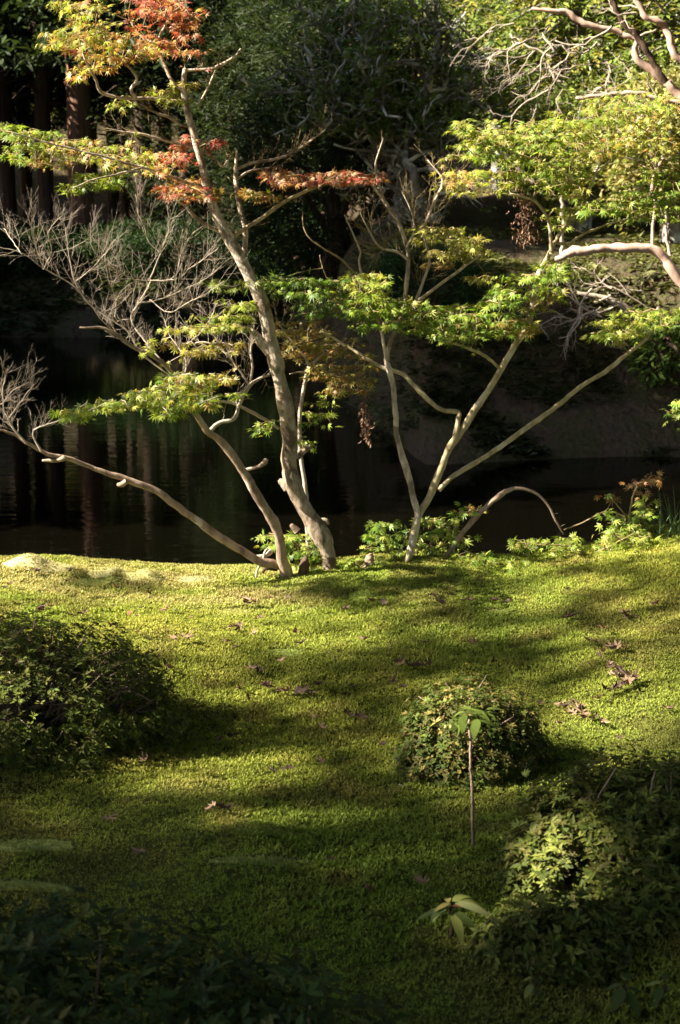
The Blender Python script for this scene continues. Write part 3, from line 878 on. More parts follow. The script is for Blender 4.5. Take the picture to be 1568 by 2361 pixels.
thin.limb('branch', [(706, 870, 3), (740, 866, 2.5), (780, 868, 2.5), (830, 875, 2), (860, 872, 1.5)], M_TWIG_BROWN, 6, 0.02, 0.001, 0, 0.1)
thin.limb('branch', [(711, 860, 2.5), (690, 858, 2), (668, 862, 1.5)], M_TWIG, 5, 0.02, 0.001, 0, -0.1)
BR = {'ol': 4, 'y': 1.5, 'b': 3, 'o': 0.7}
thin.spray(700, 765, 70, 32, 44, BR, d=0.1); thin.spray(780, 830, 85, 45, 70, BR, d=0.15); thin.spray(800, 890, 60, 18, 26, BR, d=0.1); thin.spray(690, 800, 40, 20, 12, {'b': 2, 'ol': 2}, d=0)
withered(thin, 838, 925, 850, 1020, 80, 18, 0.1)
thin.finish(M_TWIG_BROWN, 120)

# ------------------------------------------------------------------ forked maple
base = G(937, 1316)
fork = Tree('maple_tree', 'forked maple with three slim stems spreading in a V and green layers of leaves', 'tree', base, base[1] + 0.15)
fork.limb('trunk', [(932, 1340, 11), (936, 1315, 10), (950, 1255, 9.5), (965, 1192, 9.5), (990, 1150, 9), (1015, 1090, 9), (1040, 1030, 8.5), (1062, 1000, 8), (1100, 940, 8), (1140, 880, 8), (1180, 810, 8), (1215, 757, 7.5), (1231, 700, 7), (1242, 640, 6.5), (1266, 590, 6), (1284, 555, 5.5), (1312, 510, 5), (1350, 465, 4.5), (1375, 400, 3.5), (1400, 330, 2.5)], M_BARK_OLIVE, 12, 0.025, 0.0015, 0, 0.1)
fork.limb('stem', [(965, 1192, 8.5), (954, 1150, 8), (940, 1095, 8), (925, 1045, 7.5), (914, 1000, 7.5), (911, 950, 7), (905, 890, 7), (896, 850, 6.5), (891, 830, 6), (898, 793, 5), (924, 731, 4.5), (956, 701, 4), (1009, 659, 4), (1064, 619, 3.5), (1110, 585, 2)], M_BARK, 10, 0.025, 0.0015, 0, 0.1)
fork.limb('stem', [(1012, 1130, 6), (1035, 1105, 6), (1060, 1088, 6), (1130, 1045, 6), (1200, 995, 6), (1270, 945, 6), (1340, 890, 5.5), (1392, 858, 5), (1440, 820, 4.5), (1482, 788, 4), (1530, 742, 3.5), (1580, 712, 3)], M_BARK_OLIVE, 8, 0.025, 0.0015, 0, 0.25)
fork.limb('branch', [(1036, 1038, 6), (1049, 1008, 6), (1057, 965, 6), (1058, 951, 6), (1045, 948, 6), (1024, 946, 6), (999, 931, 6), (954, 886, 5), (929, 861, 5), (884, 846, 4.5), (834, 816, 4), (784, 786, 3), (740, 760, 2)], M_BARK_OLIVE, 8, 0.015, 0.001, 0, 0.2)
fork.limb('branch', [(1156, 853, 4.5), (1140, 838, 4), (1114, 818, 4), (1085, 805, 4), (1064, 796, 3), (1024, 786, 2)], M_BARK_OLIVE, 6, 0.02, 0.001, 0.05, -0.1)
fork.limb('branch', [(891, 830, 4), (884, 791, 4), (874, 741, 4), (844, 671, 3), (830, 640, 2)], M_BARK, 6, 0.025, 0.001)
q = fork.limb('branch', [(934, 715, 5), (935, 680, 5), (939, 640, 5), (942, 600, 4.5), (938, 570, 4.5), (919, 515, 4.5), (884, 460, 4), (852, 420, 3), (838, 412, 2)], M_BARK, 7, 0.025, 0.001, 0.03, 0.1)
fork.spurs(q, 5, 0.1, 0.002)
q = fork.limb('branch', [(886, 462, 3), (879, 440, 3), (866, 385, 2.5), (874, 350, 2), (884, 318, 1.2)], M_TWIG, 5, 0.02, 0.001, 0.1)
fork.spurs(q, 5, 0.06, 0.0016)
q = fork.limb('branch', [(956, 701, 4), (979, 640, 3.5), (990, 600, 3), (979, 550, 3), (979, 520, 3), (1004, 460, 3), (1019, 415, 2.5), (984, 370, 1.5)], M_TWIG, 6, 0.02, 0.001, 0.05, 0.15)
fork.spurs(q, 26, 0.14, 0.0022, levels=2, kids=(3, 4), shrink=0.42, bias=(0.1, 0, 0.7))
q = fork.limb('branch', [(942, 600, 3.5), (915, 580, 3), (875, 570, 2.5), (850, 530, 2), (830, 490, 1.5)], M_TWIG, 6, 0.02, 0.001, 0.05, 0.05)
fork.spurs(q, 26, 0.16, 0.0022, levels=2, kids=(3, 4), shrink=0.42, bias=(-0.1, 0, 0.8))
q = fork.limb('branch', [(938, 570, 3), (955, 530, 2.5), (945, 480, 2), (925, 440, 1.5)], M_TWIG, 6, 0.02, 0.001, 0.05, 0.05)
fork.spurs(q, 16, 0.12, 0.002, levels=1, bias=(0, 0, 0.8))
q = fork.limb('branch', [(835, 640, 3), (828, 600, 3), (832, 580, 2.6), (815, 540, 2), (795, 495, 1.5)], M_TWIG, 6, 0.02, 0.001, 0.1, 0.1)
q = fork.limb('branch', [(820, 632, 3), (790, 600, 2.6), (750, 575, 2.2), (715, 550, 2), (700, 520, 1.6), (698, 485, 1.2)], M_TWIG_BROWN, 6, 0.02, 0.001, 0.15, 0.15)
fork.limb('branch', [(775, 690, 2), (760, 660, 1.8), (742, 610, 1.6), (738, 588, 1.2)], M_TWIG_BROWN, 5, 0.02, 0.001, 0.2, 0.2)
fork.limb('branch', [(1272, 585, 5), (1264, 510, 4), (1234, 465, 4), (1200, 452, 3), (1174, 445, 2)], M_BARK_OLIVE, 6, 0.02, 0.001, 0.05, 0)
fork.limb('branch', [(1284, 560, 4), (1310, 562, 3.5), (1344, 540, 3), (1409, 515, 2.5), (1470, 500, 1.8)], M_BARK_OLIVE, 6, 0.02, 0.001, 0.1, 0.3)
fork.limb('branch', [(1350, 465, 3.5), (1330, 430, 3), (1290, 390, 3), (1240, 370, 2.5), (1180, 350, 2), (1120, 320, 1.5)], M_BARK_OLIVE, 6, 0.02, 0.001, 0.1, -0.1)
fork.limb('branch', [(1375, 400, 3), (1430, 350, 2.6), (1480, 310, 2.2), (1540, 260, 1.6)], M_BARK_OLIVE, 6, 0.02, 0.001, 0.1, 0.3)
fork.limb('branch', [(1234, 690, 4), (1216, 650, 3.5), (1190, 640, 2), (1150, 670, 1.5)], M_BARK_OLIVE, 6, 0.02, 0.001, 0.1, 0)
UP = {'yg': 6, 'y': 1.5, 'g': 3, 'ol': 1.5}
UPO = {'yg': 4, 'y': 2.5, 'ol': 2, 'o': 0.6}
for a in [(1110, 300, 65, 32, 30, UP), (1090, 345, 50, 25, 18, UP), (1180, 340, 80, 38, 44, {'g': 3, 'yg': 5, 'ol': 1}), (1230, 300, 60, 26, 24, UP), (1300, 320, 75, 40, 44, UP), (1290, 270, 60, 20, 18, UP),
          (1110, 420, 80, 30, 38, UPO), (1060, 405, 35, 20, 12, {'p': 2, 'o': 1, 'y': 3}), (1220, 400, 85, 32, 44, {'g': 3, 'yg': 4, 'ol': 2}), (1310, 395, 75, 30, 34, UP),
          (1410, 250, 70, 35, 34, UP), (1480, 230, 65, 26, 26, UP), (1530, 260, 45, 40, 24, UPO), (1460, 305, 80, 30, 34, UPO), (1530, 340, 50, 30, 20, UPO), (1390, 330, 60, 30, 24, UPO),
          (1300, 440, 50, 20, 16, UP), (1320, 490, 65, 18, 24, {'y': 3, 'yg': 4}), (1290, 520, 25, 10, 5, {'y': 2, 'yg': 3}), (1400, 475, 70, 20, 26, {'yg': 4, 'g': 3}), (1500, 440, 75, 30, 34, {'g': 5, 'yg': 3}), (1520, 490, 55, 25, 20, {'g': 4, 'yg': 3}), (1530, 400, 40, 14, 10, UP)]:
    fork.spray(*a, d=rng.uniform(-0.05, 0.3))
for a in [(690, 660, 105, 26, 50, {'dg': 4, 'g': 4, 'yg': 1}), (620, 650, 45, 16, 16, {'dg': 2, 'g': 3}), (760, 700, 95, 32, 50, {'dg': 4, 'g': 4, 'yg': 2}), (850, 655, 62, 28, 40, UP), (845, 700, 70, 26, 34, {'g': 4, 'yg': 4}), (870, 735, 65, 22, 26, {'g': 4, 'yg': 2, 'dg': 2}),
          (920, 705, 60, 20, 26, UP), (965, 740, 75, 30, 44, {'g': 3, 'yg': 4, 'ol': 2}), (1045, 715, 60, 18, 24, {'g': 3, 'yg': 4}), (1055, 755, 75, 28, 44, {'g': 5, 'yg': 4, 'dg': 1}), (1140, 745, 75, 28, 40, {'g': 4, 'yg': 3, 'ol': 1}), (1210, 750, 55, 22, 22, {'ol': 3, 'y': 2, 'o': 1}), (1150, 690, 45, 20, 18, {'g': 4, 'yg': 3}),
          (1215, 650, 65, 26, 32, {'g': 4, 'yg': 4}), (1275, 625, 50, 24, 22, {'g': 4, 'yg': 4}), (1250, 690, 50, 28, 22, {'ol': 3, 'yg': 3, 'g': 1}), (1170, 665, 40, 16, 10, {'g': 1, 'yg': 1}),
          (1010, 540, 75, 24, 38, {'y': 4, 'yg': 3, 'ol': 3}), (1085, 560, 40, 20, 14, {'y': 3, 'ol': 3, 'yg': 2}), (1030, 580, 70, 14, 16, {'y': 3, 'ol': 3}), (1020, 610, 40, 8, 6, {'o': 2, 'ol': 2}), (1105, 640, 35, 12, 9, {'ol': 2, 'yg': 1}),
          (1430, 755, 75, 26, 46, {'yg': 6, 'y': 3}), (1480, 730, 55, 22, 24, {'yg': 5, 'y': 3}), (1535, 730, 45, 28, 22, {'yg': 4, 'g': 2}), (1385, 768, 35, 14, 10, {'yg': 4, 'g': 2})]:
    fork.spray(*a, d=rng.uniform(-0.1, 0.25))
withered(fork, 1205, 450, 1215, 560, 130, 44, 0.1)
fork.finish(M_TWIG_BROWN)

# ------------------------------------------------------------------ arching dead stem
base = G(1018, 1318)
arch = Tree('dead_maple', 'bare stem beside the forked maple arching over and drooping to the water', 'tree', base, base[1] + 0.25)
q = arch.limb('trunk', [(1012, 1345, 6), (1020, 1310, 6), (1032, 1282, 6), (1065, 1232, 6.5), (1100, 1190, 6.5), (1128, 1163, 6), (1155, 1142, 6.5), (1175, 1130, 5), (1198, 1125, 3.8), (1235, 1135, 3.2), (1262, 1160, 2.8), (1282, 1198, 2.5), (1300, 1230, 2)], M_BARK_BROWN, 8, 0.02, 0.0015)
arch.spurs(q, 5, 0.03, 0.002, levels=0)
arch.finish(M_TWIG)

# ------------------------------------------------------------------ seedlings at the foot of the maples
def seedling(name, label, X, Y, stems, sprays, dep=0.0, n_leaf=160, cat='plant', grp=None, stem_mat=None):
    b = G(X, Y)
    if dep: b[1] += dep; b[2] = float(H(b[0], b[1]))
    t = Tree(name, label, cat, b, b[1], grp)
    for s_ in stems:
        t.limb('stem', s_, stem_mat or M_TWIG_BROWN, 6, 0.02, 0.0015, 0, rng.uniform(-0.06, 0.06))
    for s_ in sprays:
        s_ = (*s_[:4], max(3, int(s_[4] * 0.62)), s_[5])
        t.spray(*s_, dsp=0.22, twig_r=0.0016, per=(4, 8))
    t.finish(M_TWIG_BROWN, n_leaf)
    return t


SH = {'g': 5, 'dg': 3, 'yg': 2}
SL = {'g': 3, 'yg': 5, 'y': 0.7}
seedling('maple_seedling', 'small green maple seedling growing between the two left trunk bases', 700, 1334,
         [[(705, 1340, 5), (700, 1310, 4), (690, 1270, 3), (660, 1240, 2), (620, 1230, 1.5)], [(700, 1310, 4), (715, 1280, 2.5), (730, 1265, 1.5)]],
         [(645, 1245, 55, 20, 26, SL), (690, 1260, 55, 28, 36, SH), (700, 1295, 45, 22, 24, SL), (725, 1270, 30, 22, 14, SH)], 0.22)
seedling('maple_seedling', 'leafy maple seedling left of the forked trunk, leaning out over the pond', 900, 1318,
         [[(905, 1330, 4), (900, 1300, 3.5), (890, 1260, 2.5), (870, 1215, 1.5)], [(900, 1300, 3), (930, 1260, 2), (945, 1220, 1.5)]],
         [(885, 1222, 52, 26, 40, SH), (870, 1255, 35, 18, 16, SL), (935, 1240, 40, 26, 20, SH), (920, 1285, 40, 18, 18, SL)], 0.32)
seedling('maple_seedling', 'bright leafy maple seedling standing just right of the forked trunk', 975, 1316,
         [[(972, 1330, 5), (975, 1300, 4), (990, 1260, 3), (1020, 1215, 2), (1080, 1180, 1.2)], [(985, 1280, 3), (1020, 1260, 2), (1060, 1250, 1.2)], [(975, 1300, 3), (960, 1270, 2)]],
         [(1015, 1212, 52, 24, 34, SL), (1075, 1178, 38, 13, 14, {'ol': 3, 'g': 2, 'o': 0.6}), (1000, 1250, 60, 26, 40, SL), (1035, 1275, 45, 16, 16, SL), (960, 1290, 45, 16, 16, SL), (1070, 1240, 25, 10, 5, SL)], 0.3)
seedling('maple_seedling', 'low flat maple seedling on the moss edge, right of the arching bare stem', 1120, 1316,
         [[(1125, 1325, 3), (1115, 1305, 2.5), (1090, 1290, 1.5)], [(1118, 1310, 2.5), (1150, 1300, 1.8), (1190, 1302, 1.2)]],
         [(1100, 1285, 52, 10, 18, SL), (1150, 1300, 50, 9, 16, SL)], 0.05, 80)
seedling('maple_seedling', 'tiny maple seedling on the moss crest between the thick trunk and the forked one', 830, 1316,
         [[(830, 1325, 2.5), (825, 1305, 2), (800, 1298, 1.2)], [(828, 1310, 2), (850, 1295, 1.2)]],
         [(815, 1298, 38, 9, 13, SL), (860, 1292, 25, 10, 6, SL), (790, 1312, 14, 8, 4, SL)], 0.05, 60)
seedling('maple_seedling', 'wide yellow green maple seedling spreading flat at right over the water', 1350, 1300,
         [[(1345, 1310, 4), (1352, 1285, 3.5), (1330, 1265, 2.5), (1270, 1255, 2), (1190, 1252, 1.2)], [(1350, 1285, 3), (1400, 1262, 2), (1470, 1225, 1.5)], [(1240, 1320, 2.5), (1258, 1290, 2), (1290, 1262, 1.5)]],
         [(1235, 1256, 75, 14, 34, SL), (1340, 1250, 75, 18, 36, SL), (1430, 1240, 65, 22, 36, SL), (1480, 1225, 40, 25, 18, SL), (1420, 1275, 45, 12, 10, SL)], 0.15)
seedling('maple_seedling', 'upright maple seedling with coppery red tips near the right edge', 1450, 1290,
         [[(1452, 1300, 4), (1448, 1260, 3.5), (1450, 1200, 3), (1460, 1140, 2), (1480, 1105, 1.5)], [(1450, 1200, 2), (1420, 1160, 1.5), (1395, 1140, 1)], [(1300, 1222, 2), (1345, 1205, 2), (1400, 1180, 2.2), (1448, 1195, 2.5)]],
         [(1450, 1190, 55, 30, 36, {'g': 4, 'yg': 3, 'dg': 1}), (1485, 1165, 30, 18, 10, {'yg': 4, 'g': 1}), (1430, 1215, 40, 20, 14, SH), (1490, 1105, 42, 14, 16, {'o': 4, 'p': 3, 'b': 1}), (1462, 1130, 22, 18, 8, {'o': 4, 'y': 2, 'p': 1}), (1400, 1140, 28, 10, 8, {'b': 4, 'r': 1})], 0.3)
seedling('maple_seedling', 'green maple sprig poking in at the right edge in front of the dark bank', 1580, 1290,
         [[(1600, 1300, 5), (1610, 1180, 4), (1600, 1050, 3), (1570, 960, 1.5)]],
         [(1560, 945, 32, 32, 14, {'g': 4, 'yg': 3})], 0.3, 60)

# grass tuft at the right edge
b = G(1560, 1270)
mb = MB()
for _ in range(46):
    a = rng.uniform(0, 2 * np.pi); lean = rng.uniform(0.1, 1.0)
    L = rng.uniform(0.14, 0.30); d = np.array([math.cos(a) * lean, math.sin(a) * lean * 0.7, 1.0]); d /= np.linalg.norm(d)
    s0 = b + np.array([rng.normal(0, 0.05) + 0.03, 0.25 + rng.normal(0, 0.05), -0.05])
    s_ = np.array([-d[1], d[0], 0.0]); s_ /= np.linalg.norm(s_) + 1e-6
    pts = []
    for k, u in enumerate(np.linspace(0, 1, 5)):
        c = s0 + d * L * u + np.array([math.cos(a), math.sin(a), -0.8]) * 0.22 * L * u * u * lean
        wd = 0.0032 * (1 - u) ** 0.6 + 0.0003
        pts += [c - s_ * wd, c + s_ * wd]
    f = []
    for k in range(4):
        f += [(2 * k, 2 * k + 1, 2 * k + 3), (2 * k, 2 * k + 3, 2 * k + 2)]
    mb.add(pts, f, np.array([0.10, 0.16, 0.06]) * rng.uniform(0.7, 1.3))
tag(mb.build('grass_tuft', M_SHRUB, None, b), 'tuft of long narrow grey green grass blades at the right edge', 'grass')

# weathered stumps on the crest
for X, Y, lab, hh in [(850, 1308, 'small pale weathered stump on the moss crest left of the forked maple', 0.05), (700, 1336, 'short grey pointed stump between the low maple and the thick trunk', 0.07)]:
    b = G(X, Y); mb = MB()
    b[1] += 0.08; b[2] = float(H(b[0], b[1]))
    tube(mb, resample([[b[0], b[1], b[2] - 0.05, 0.03], [b[0], b[1], b[2] + hh * 0.5, 0.022], [b[0] + 0.006, b[1], b[2] + hh, 0.017], [b[0] + 0.012, b[1], b[2] + hh * 1.3, 0.006]], 0.008), 9, rough=0.35)
    tag(mb.build('stump', M_BARK_BROWN if X > 800 else M_CEDAR, None, b), lab, 'stump')

# ------------------------------------------------------------------ clipped azalea bushes
def bush(name, label, domes, n_tip, leafL, cols, twigs=200, per=6, seed_cols=None, tipcol=None, cat='bush', bare=None, grp=None):
    """domes: list of (centre, (rx,ry,rz)); foliage fills the outer shell, twigs the inside"""
    c0 = np.array(domes[0][0]); base = np.array([c0[0], c0[1], float(H(c0[0], c0[1]))])
    root = thing(name, label, cat, base, grp)
    mbt = MB(); mbl = MB()
    tot = sum(d[1][0] * d[1][1] for d in domes)
    for c, r in domes:
        c = np.array(c, float); r = np.array(r, float)
        k = int(n_tip * r[0] * r[1] / tot)
        d = unit(rng.normal(0, 1, (k, 3))); d[:, 2] = np.abs(d[:, 2]) * 1.0 - 0.12
        d = unit(d)
        bump = 1 + 0.36 * (vnoise(d[:, 0] * 4 + 5, d[:, 1] * 4 + d[:, 2] * 4, int(c[0] * 100) % 97) - 0.5) + 0.12 * (vnoise(d[:, 0] * 11 + 5, d[:, 1] * 11 + d[:, 2] * 9, 3) - 0.5)
        rad = (0.72 + 0.3 * rng.random(k) ** 0.55) * bump
        p = c + d * r * rad[:, None]
        g = H(p[:, 0], p[:, 1])
        ok = p[:, 2] > g + 0.005
        if bare is not None:
            ok &= ~((vnoise(p[:, 0] * 14, p[:, 2] * 14 + p[:, 1] * 9, 55) < bare) & (p[:, 2] < c[2] + 0.55 * r[2]))
        p, d, rad = p[ok], d[ok], rad[ok]
        k = len(p)
        p = p + np.array([0, 0, 1.0]) * (rng.random((k, 1)) < 0.22) * rng.uniform(0.01, 0.055, (k, 1)) * np.clip(d[:, 2:3] + 0.4, 0, 1)
        up = unit(d * np.array([1, 1, 0.8]) + np.array([0, 0, 0.75]) + rng.normal(0, 0.25, (k, 3)))
        ci = np.array(cols)[rng.integers(0, len(cols), k)] * rng.uniform(0.65, 1.35, (k, 1))
        if tipcol is not None:
            tsel = (rng.random(k) < 0.12)
            ci[tsel] = np.array(tipcol) * rng.uniform(0.7, 1.3, (tsel.sum(), 1))
        for j in range(per):
            az = rng.uniform(0, 2 * np.pi, k)
            ref = np.stack([np.cos(az), np.sin(az), rng.normal(0, 0.3, k)], -1)
            side = unit(ref - up * np.sum(ref * up, 1, keepdims=True))
            el = rng.uniform(0.1, 0.9, (k, 1))
            fw = unit(side * (1 - el * 0.5) + up * el)
            rot = frames(up - side * 0.3 + rng.normal(0, 0.15, (k, 3)), fw)
            stamp(mbl, OVAL_V if leafL > 0.03 else DIA_V, OVAL_F if leafL > 0.03 else DIA_F, p, rot, leafL * rng.uniform(0.6, 1.25, k), ci * rng.uniform(0.85, 1.15, (k, 1)))
        # twigs
        nt_ = int(twigs * r[0] * r[1] / tot)
        hi = np.where((d[:, 2] > 0.25) & (p[:, 2] > c[2] + 0.25 * r[2]))[0]
        for i in rng.choice(hi, min(nt_, len(hi)), replace=False):
            a = np.array([c[0] + (p[i, 0] - c[0]) * 0.3 + rng.normal(0, 0.02), c[1] + (p[i, 1] - c[1]) * 0.3 + rng.normal(0, 0.02), c[2] + max(0.0, p[i, 2] - c[2]) * 0.35 + rng.normal(0, 0.01)])
            m = a + (p[i] - a) * 0.55 + np.array([0, 0, 0.15 * r[2] * rng.uniform(-0.5, 1)]) + rng.normal(0, 0.015, 3)
            e_ = c + (p[i] - c) * 0.95
            tube(mbt, resample([[*a, 0.004], [*m, 0.0026], [*e_, 0.001]], 0.05), 4)
    o = mbt.build('twigs', M_BARK_BROWN, root, base); o['kind'] = 'stuff'
    o = mbl.build('foliage', M_SHRUB, root, base, smooth_=False); o['kind'] = 'stuff'
    return root


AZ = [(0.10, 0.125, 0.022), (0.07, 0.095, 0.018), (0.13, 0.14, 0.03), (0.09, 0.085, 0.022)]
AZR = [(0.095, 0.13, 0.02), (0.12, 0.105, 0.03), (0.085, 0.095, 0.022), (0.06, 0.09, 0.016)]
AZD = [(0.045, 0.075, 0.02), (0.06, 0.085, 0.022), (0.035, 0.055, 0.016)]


def dome(X, Y, rx, rz, ry, dz=0.0):
    """dome whose foot centre is at the photo reading (X, Y); rx, rz metres"""
    g = G(X, Y)
    return ((g[0], g[1] + ry * 0.75, g[2] + dz), (rx, ry, rz))


bush('azalea_bush', 'large dark rounded azalea bush cut by the left edge', [dome(30, 1765, 0.40, 0.33, 0.36), dome(235, 1715, 0.24, 0.22, 0.26), dome(-120, 1770, 0.36, 0.36, 0.36)], 9000, 0.019, AZ, 420, 6, tipcol=(0.16, 0.19, 0.03), bare=0.33)
bush('azalea_bush', 'small rounded azalea bush with upright tips directly behind the bare stemmed sapling', [dome(1080, 1815, 0.185, 0.235, 0.17), dome(992, 1800, 0.09, 0.16, 0.11), dome(1175, 1800, 0.12, 0.18, 0.12)], 5200, 0.0165, AZR, 260, 6, tipcol=(0.26, 0.21, 0.06), bare=0.2)
bush('azalea_bush', 'big azalea bush at the right edge with sunlit yellow green leaves on its left flank', [dome(1450, 2120, 0.23, 0.24, 0.24), dome(1310, 2090, 0.13, 0.17, 0.15), dome(1580, 2130, 0.22, 0.27, 0.24)], 7000, 0.021, AZ, 340, 6, tipcol=(0.17, 0.19, 0.035), bare=0.12)
bush('azalea_bush', 'low azalea bush spreading in front of the big right bush', [dome(1270, 2250, 0.13, 0.09, 0.11), dome(1190, 2230, 0.08, 0.05, 0.08), dome(1340, 2260, 0.10, 0.08, 0.10)], 2600, 0.021, AZ, 20, 6, tipcol=(0.18, 0.20, 0.04), bare=0.15)
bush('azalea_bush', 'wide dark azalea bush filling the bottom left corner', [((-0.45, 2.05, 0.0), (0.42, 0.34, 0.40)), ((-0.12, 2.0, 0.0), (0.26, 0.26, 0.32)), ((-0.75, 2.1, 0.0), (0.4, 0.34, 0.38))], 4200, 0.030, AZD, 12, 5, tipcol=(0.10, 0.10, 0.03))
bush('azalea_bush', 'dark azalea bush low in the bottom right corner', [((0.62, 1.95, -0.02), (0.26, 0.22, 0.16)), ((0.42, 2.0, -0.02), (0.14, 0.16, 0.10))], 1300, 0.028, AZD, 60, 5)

# ------------------------------------------------------------------ broad-leaved seedlings
def oval_leaf(parent, base, pos, fwd, nrm, L, col, wid=0.30, droop=0.3, name='leaf', m=None):
    V, F = [], []
    n = 7
    for i in range(n):
        u = i / (n - 1)
        wv = wid * (math.sin(math.pi * (u ** 0.85)) ** 0.8 if 0 < u < 1 else 0.0)
        z = -droop * u * u
        V += [(u, wv, z + 0.10 * wv), (u, 0, z), (u, -wv, z + 0.10 * wv)]
    for i in range(n - 1):
        a = 3 * i
        F += [(a, a + 1, a + 4), (a, a + 4, a + 3), (a + 1, a + 2, a + 5), (a + 1, a + 5, a + 4)]
    V = np.array(V)
    rot = frames(np.array([nrm]), np.array([fwd]))[0]
    mb = MB(); mb.add((V @ rot.T) * L + np.asarray(pos), F, col)
    return mb.build(name, m or M_GLOSS, parent, base)


def coralberry():
    b = G(1092, 1955)
    root = thing('sapling', 'thin bare stemmed sapling with a flat cap of glossy leaves and pale berries', 'plant', b)
    d = b[1]
    top = P(1082, 1672, d)
    pts = [P(1092, 1960, d), P(1090, 1900, d), P(1089, 1830, d), P(1085, 1760, d), P(1085, 1710, d), top, P(1082, 1655, d)]
    mb = MB()
    q = resample([[*p, r] for p, r in zip(pts, [0.0046, 0.0041, 0.0037, 0.0035, 0.0032, 0.003, 0.0024])], 0.008)
    q[:, :3] += rng.normal(0, 0.0007, (len(q), 3)); q[:, 3] *= 1 + rng.normal(0, 0.08, len(q))
    tube(mb, q, 8, rough=0.1)
    mb.build('stem', M_BARK_BROWN, root, b)
    tips = []
    for X, Y, dd in [(1050, 1675, -0.02), (1120, 1650, 0.03), (1070, 1655, -0.05), (1100, 1660, -0.06), (1085, 1645, 0.02)]:
        mb = MB(); p = P(X, Y, d + dd)
        tube(mb, resample([[*top, 0.0024], [*((top + p) / 2 - [0, 0, 0.004]), 0.002], [*p, 0.0015]], 0.01), 5)
        mb.build('branch', M_TWIG_BROWN, root, b); tips.append(p)
    k = 0
    for p in tips:
        for j in range(6):
            a = rng.uniform(0, 2 * np.pi)
            f = np.array([math.cos(a), math.sin(a), rng.uniform(-0.05, 0.5)])
            nn = np.array([0, 0, 1.0]) + rng.normal(0, 0.18, 3)
            oval_leaf(root, b, p + np.array([0, 0, 0.003 * j]), f, nn, rng.uniform(0.035, 0.06), np.array([0.11, 0.15, 0.028]) * rng.uniform(0.6, 1.4), 0.2, 0.45)
            k += 1
    # berry stalk on the left
    s0 = P(1085, 1708, d); s1 = P(1060, 1685, d - 0.01); s2 = P(1050, 1668, d - 0.015)
    mb = MB(); tube(mb, resample([[*s0, 0.0025], [*s1, 0.002], [*s2, 0.0015]], 0.008), 5, col=(0.25, 0.24, 0.06))
    mb.build('berry_stalk', M_DEAD, root, b)
    for X, Y in [(1028, 1676), (1040, 1676), (1055, 1677), (1063, 1690), (1048, 1684)]:
        c = P(X, Y, d - 0.02); mb = MB()
        n = 7; V = []; F = []
        for i in range(n):
            th = math.pi * i / (n - 1)
            for j in range(8):
                V.append(c + 0.0042 * np.array([math.sin(th) * math.cos(j * math.pi / 4), math.sin(th) * math.sin(j * math.pi / 4), math.cos(th)]))
        for i in range(n - 1):
            for j in range(8):
                A, B2 = i * 8 + j, i * 8 + (j + 1) % 8
                F += [(A, B2, B2 + 8), (A, B2 + 8, A + 8)]
        tube(mb, [[*s2, 0.0007], [*c, 0.0006]], 3, col=(0.3, 0.3, 0.08))
        mb.add(V, F, (0.52, 0.50, 0.16))
        mb.build('berry', M_SHRUB, root, b)


coralberry()


def broad_seedling(label, X, Y, top, leaves, L0):
    b = G(X, Y)
    d = b[1]
    root = thing('seedling', label, 'plant', b)
    t = P(top[0], top[1], d)
    mb = MB(); tube(mb, resample([[b[0], b[1], b[2] - 0.01, 0.005], [*((b + t) / 2 + [0.004, 0, 0]), 0.004], [*t, 0.003]], 0.01), 6)
    mb.build('stem', M_CEDAR, root, b)
    for (X1, Y1, dd, col, wd) in leaves:
        e = P(X1, Y1, d + dd)
        st = t + (P(top[0], top[1] + rng.uniform(-12, 14), d) - t)
        f = e - st
        L = np.linalg.norm(f)
        nn = np.array([0.1 * rng.normal(), -0.15, 1.0]) + 0.1 * rng.normal(0, 1, 3)
        oval_leaf(root, b, st + f * 0.12, f / L + np.array([0, 0, 0.42]), nn, L * 0.95, np.array(col), wd, 0.42)
    return root


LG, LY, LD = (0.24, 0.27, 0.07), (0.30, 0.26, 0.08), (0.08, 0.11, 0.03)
broad_seedling('small broad leaved seedling with long pale lit leaves on the shaded moss', 1040, 2165, (1036, 2090),
               [(1115, 2028, 0.02, LG, 0.13), (1132, 2090, -0.03, (0.2, 0.22, 0.09), 0.15), (1085, 2058, 0.05, LG, 0.15), (1060, 2045, 0.0, LY, 0.13), (1010, 2060, -0.02, LG, 0.15), (990, 2075, 0.04, LG, 0.15), (965, 2100, 0.0, LD, 0.17), (1100, 2110, -0.05, LD, 0.17), (1000, 2115, -0.04, LD, 0.17), (1070, 2085, -0.06, LG, 0.15), (1022, 2035, 0.04, LY, 0.15), (1125, 2060, 0.06, LG, 0.14), (1095, 2070, 0.02, (0.26, 0.08, 0.06), 0.12)], 0.05)
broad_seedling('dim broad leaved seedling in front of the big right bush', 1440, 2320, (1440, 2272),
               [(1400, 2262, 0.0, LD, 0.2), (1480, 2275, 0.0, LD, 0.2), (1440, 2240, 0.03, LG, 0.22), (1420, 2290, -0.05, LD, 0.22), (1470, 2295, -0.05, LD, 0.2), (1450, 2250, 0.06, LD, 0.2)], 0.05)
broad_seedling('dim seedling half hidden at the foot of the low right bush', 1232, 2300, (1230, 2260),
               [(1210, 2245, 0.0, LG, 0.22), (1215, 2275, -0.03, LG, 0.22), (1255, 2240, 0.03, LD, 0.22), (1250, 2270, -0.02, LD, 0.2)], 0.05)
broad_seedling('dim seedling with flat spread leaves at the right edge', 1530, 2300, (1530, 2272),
               [(1490, 2268, 0.0, LG, 0.16), (1570, 2278, 0.0, LG, 0.16), (1540, 2250, 0.04, LD, 0.2), (1510, 2290, -0.04, LD, 0.2)], 0.05)

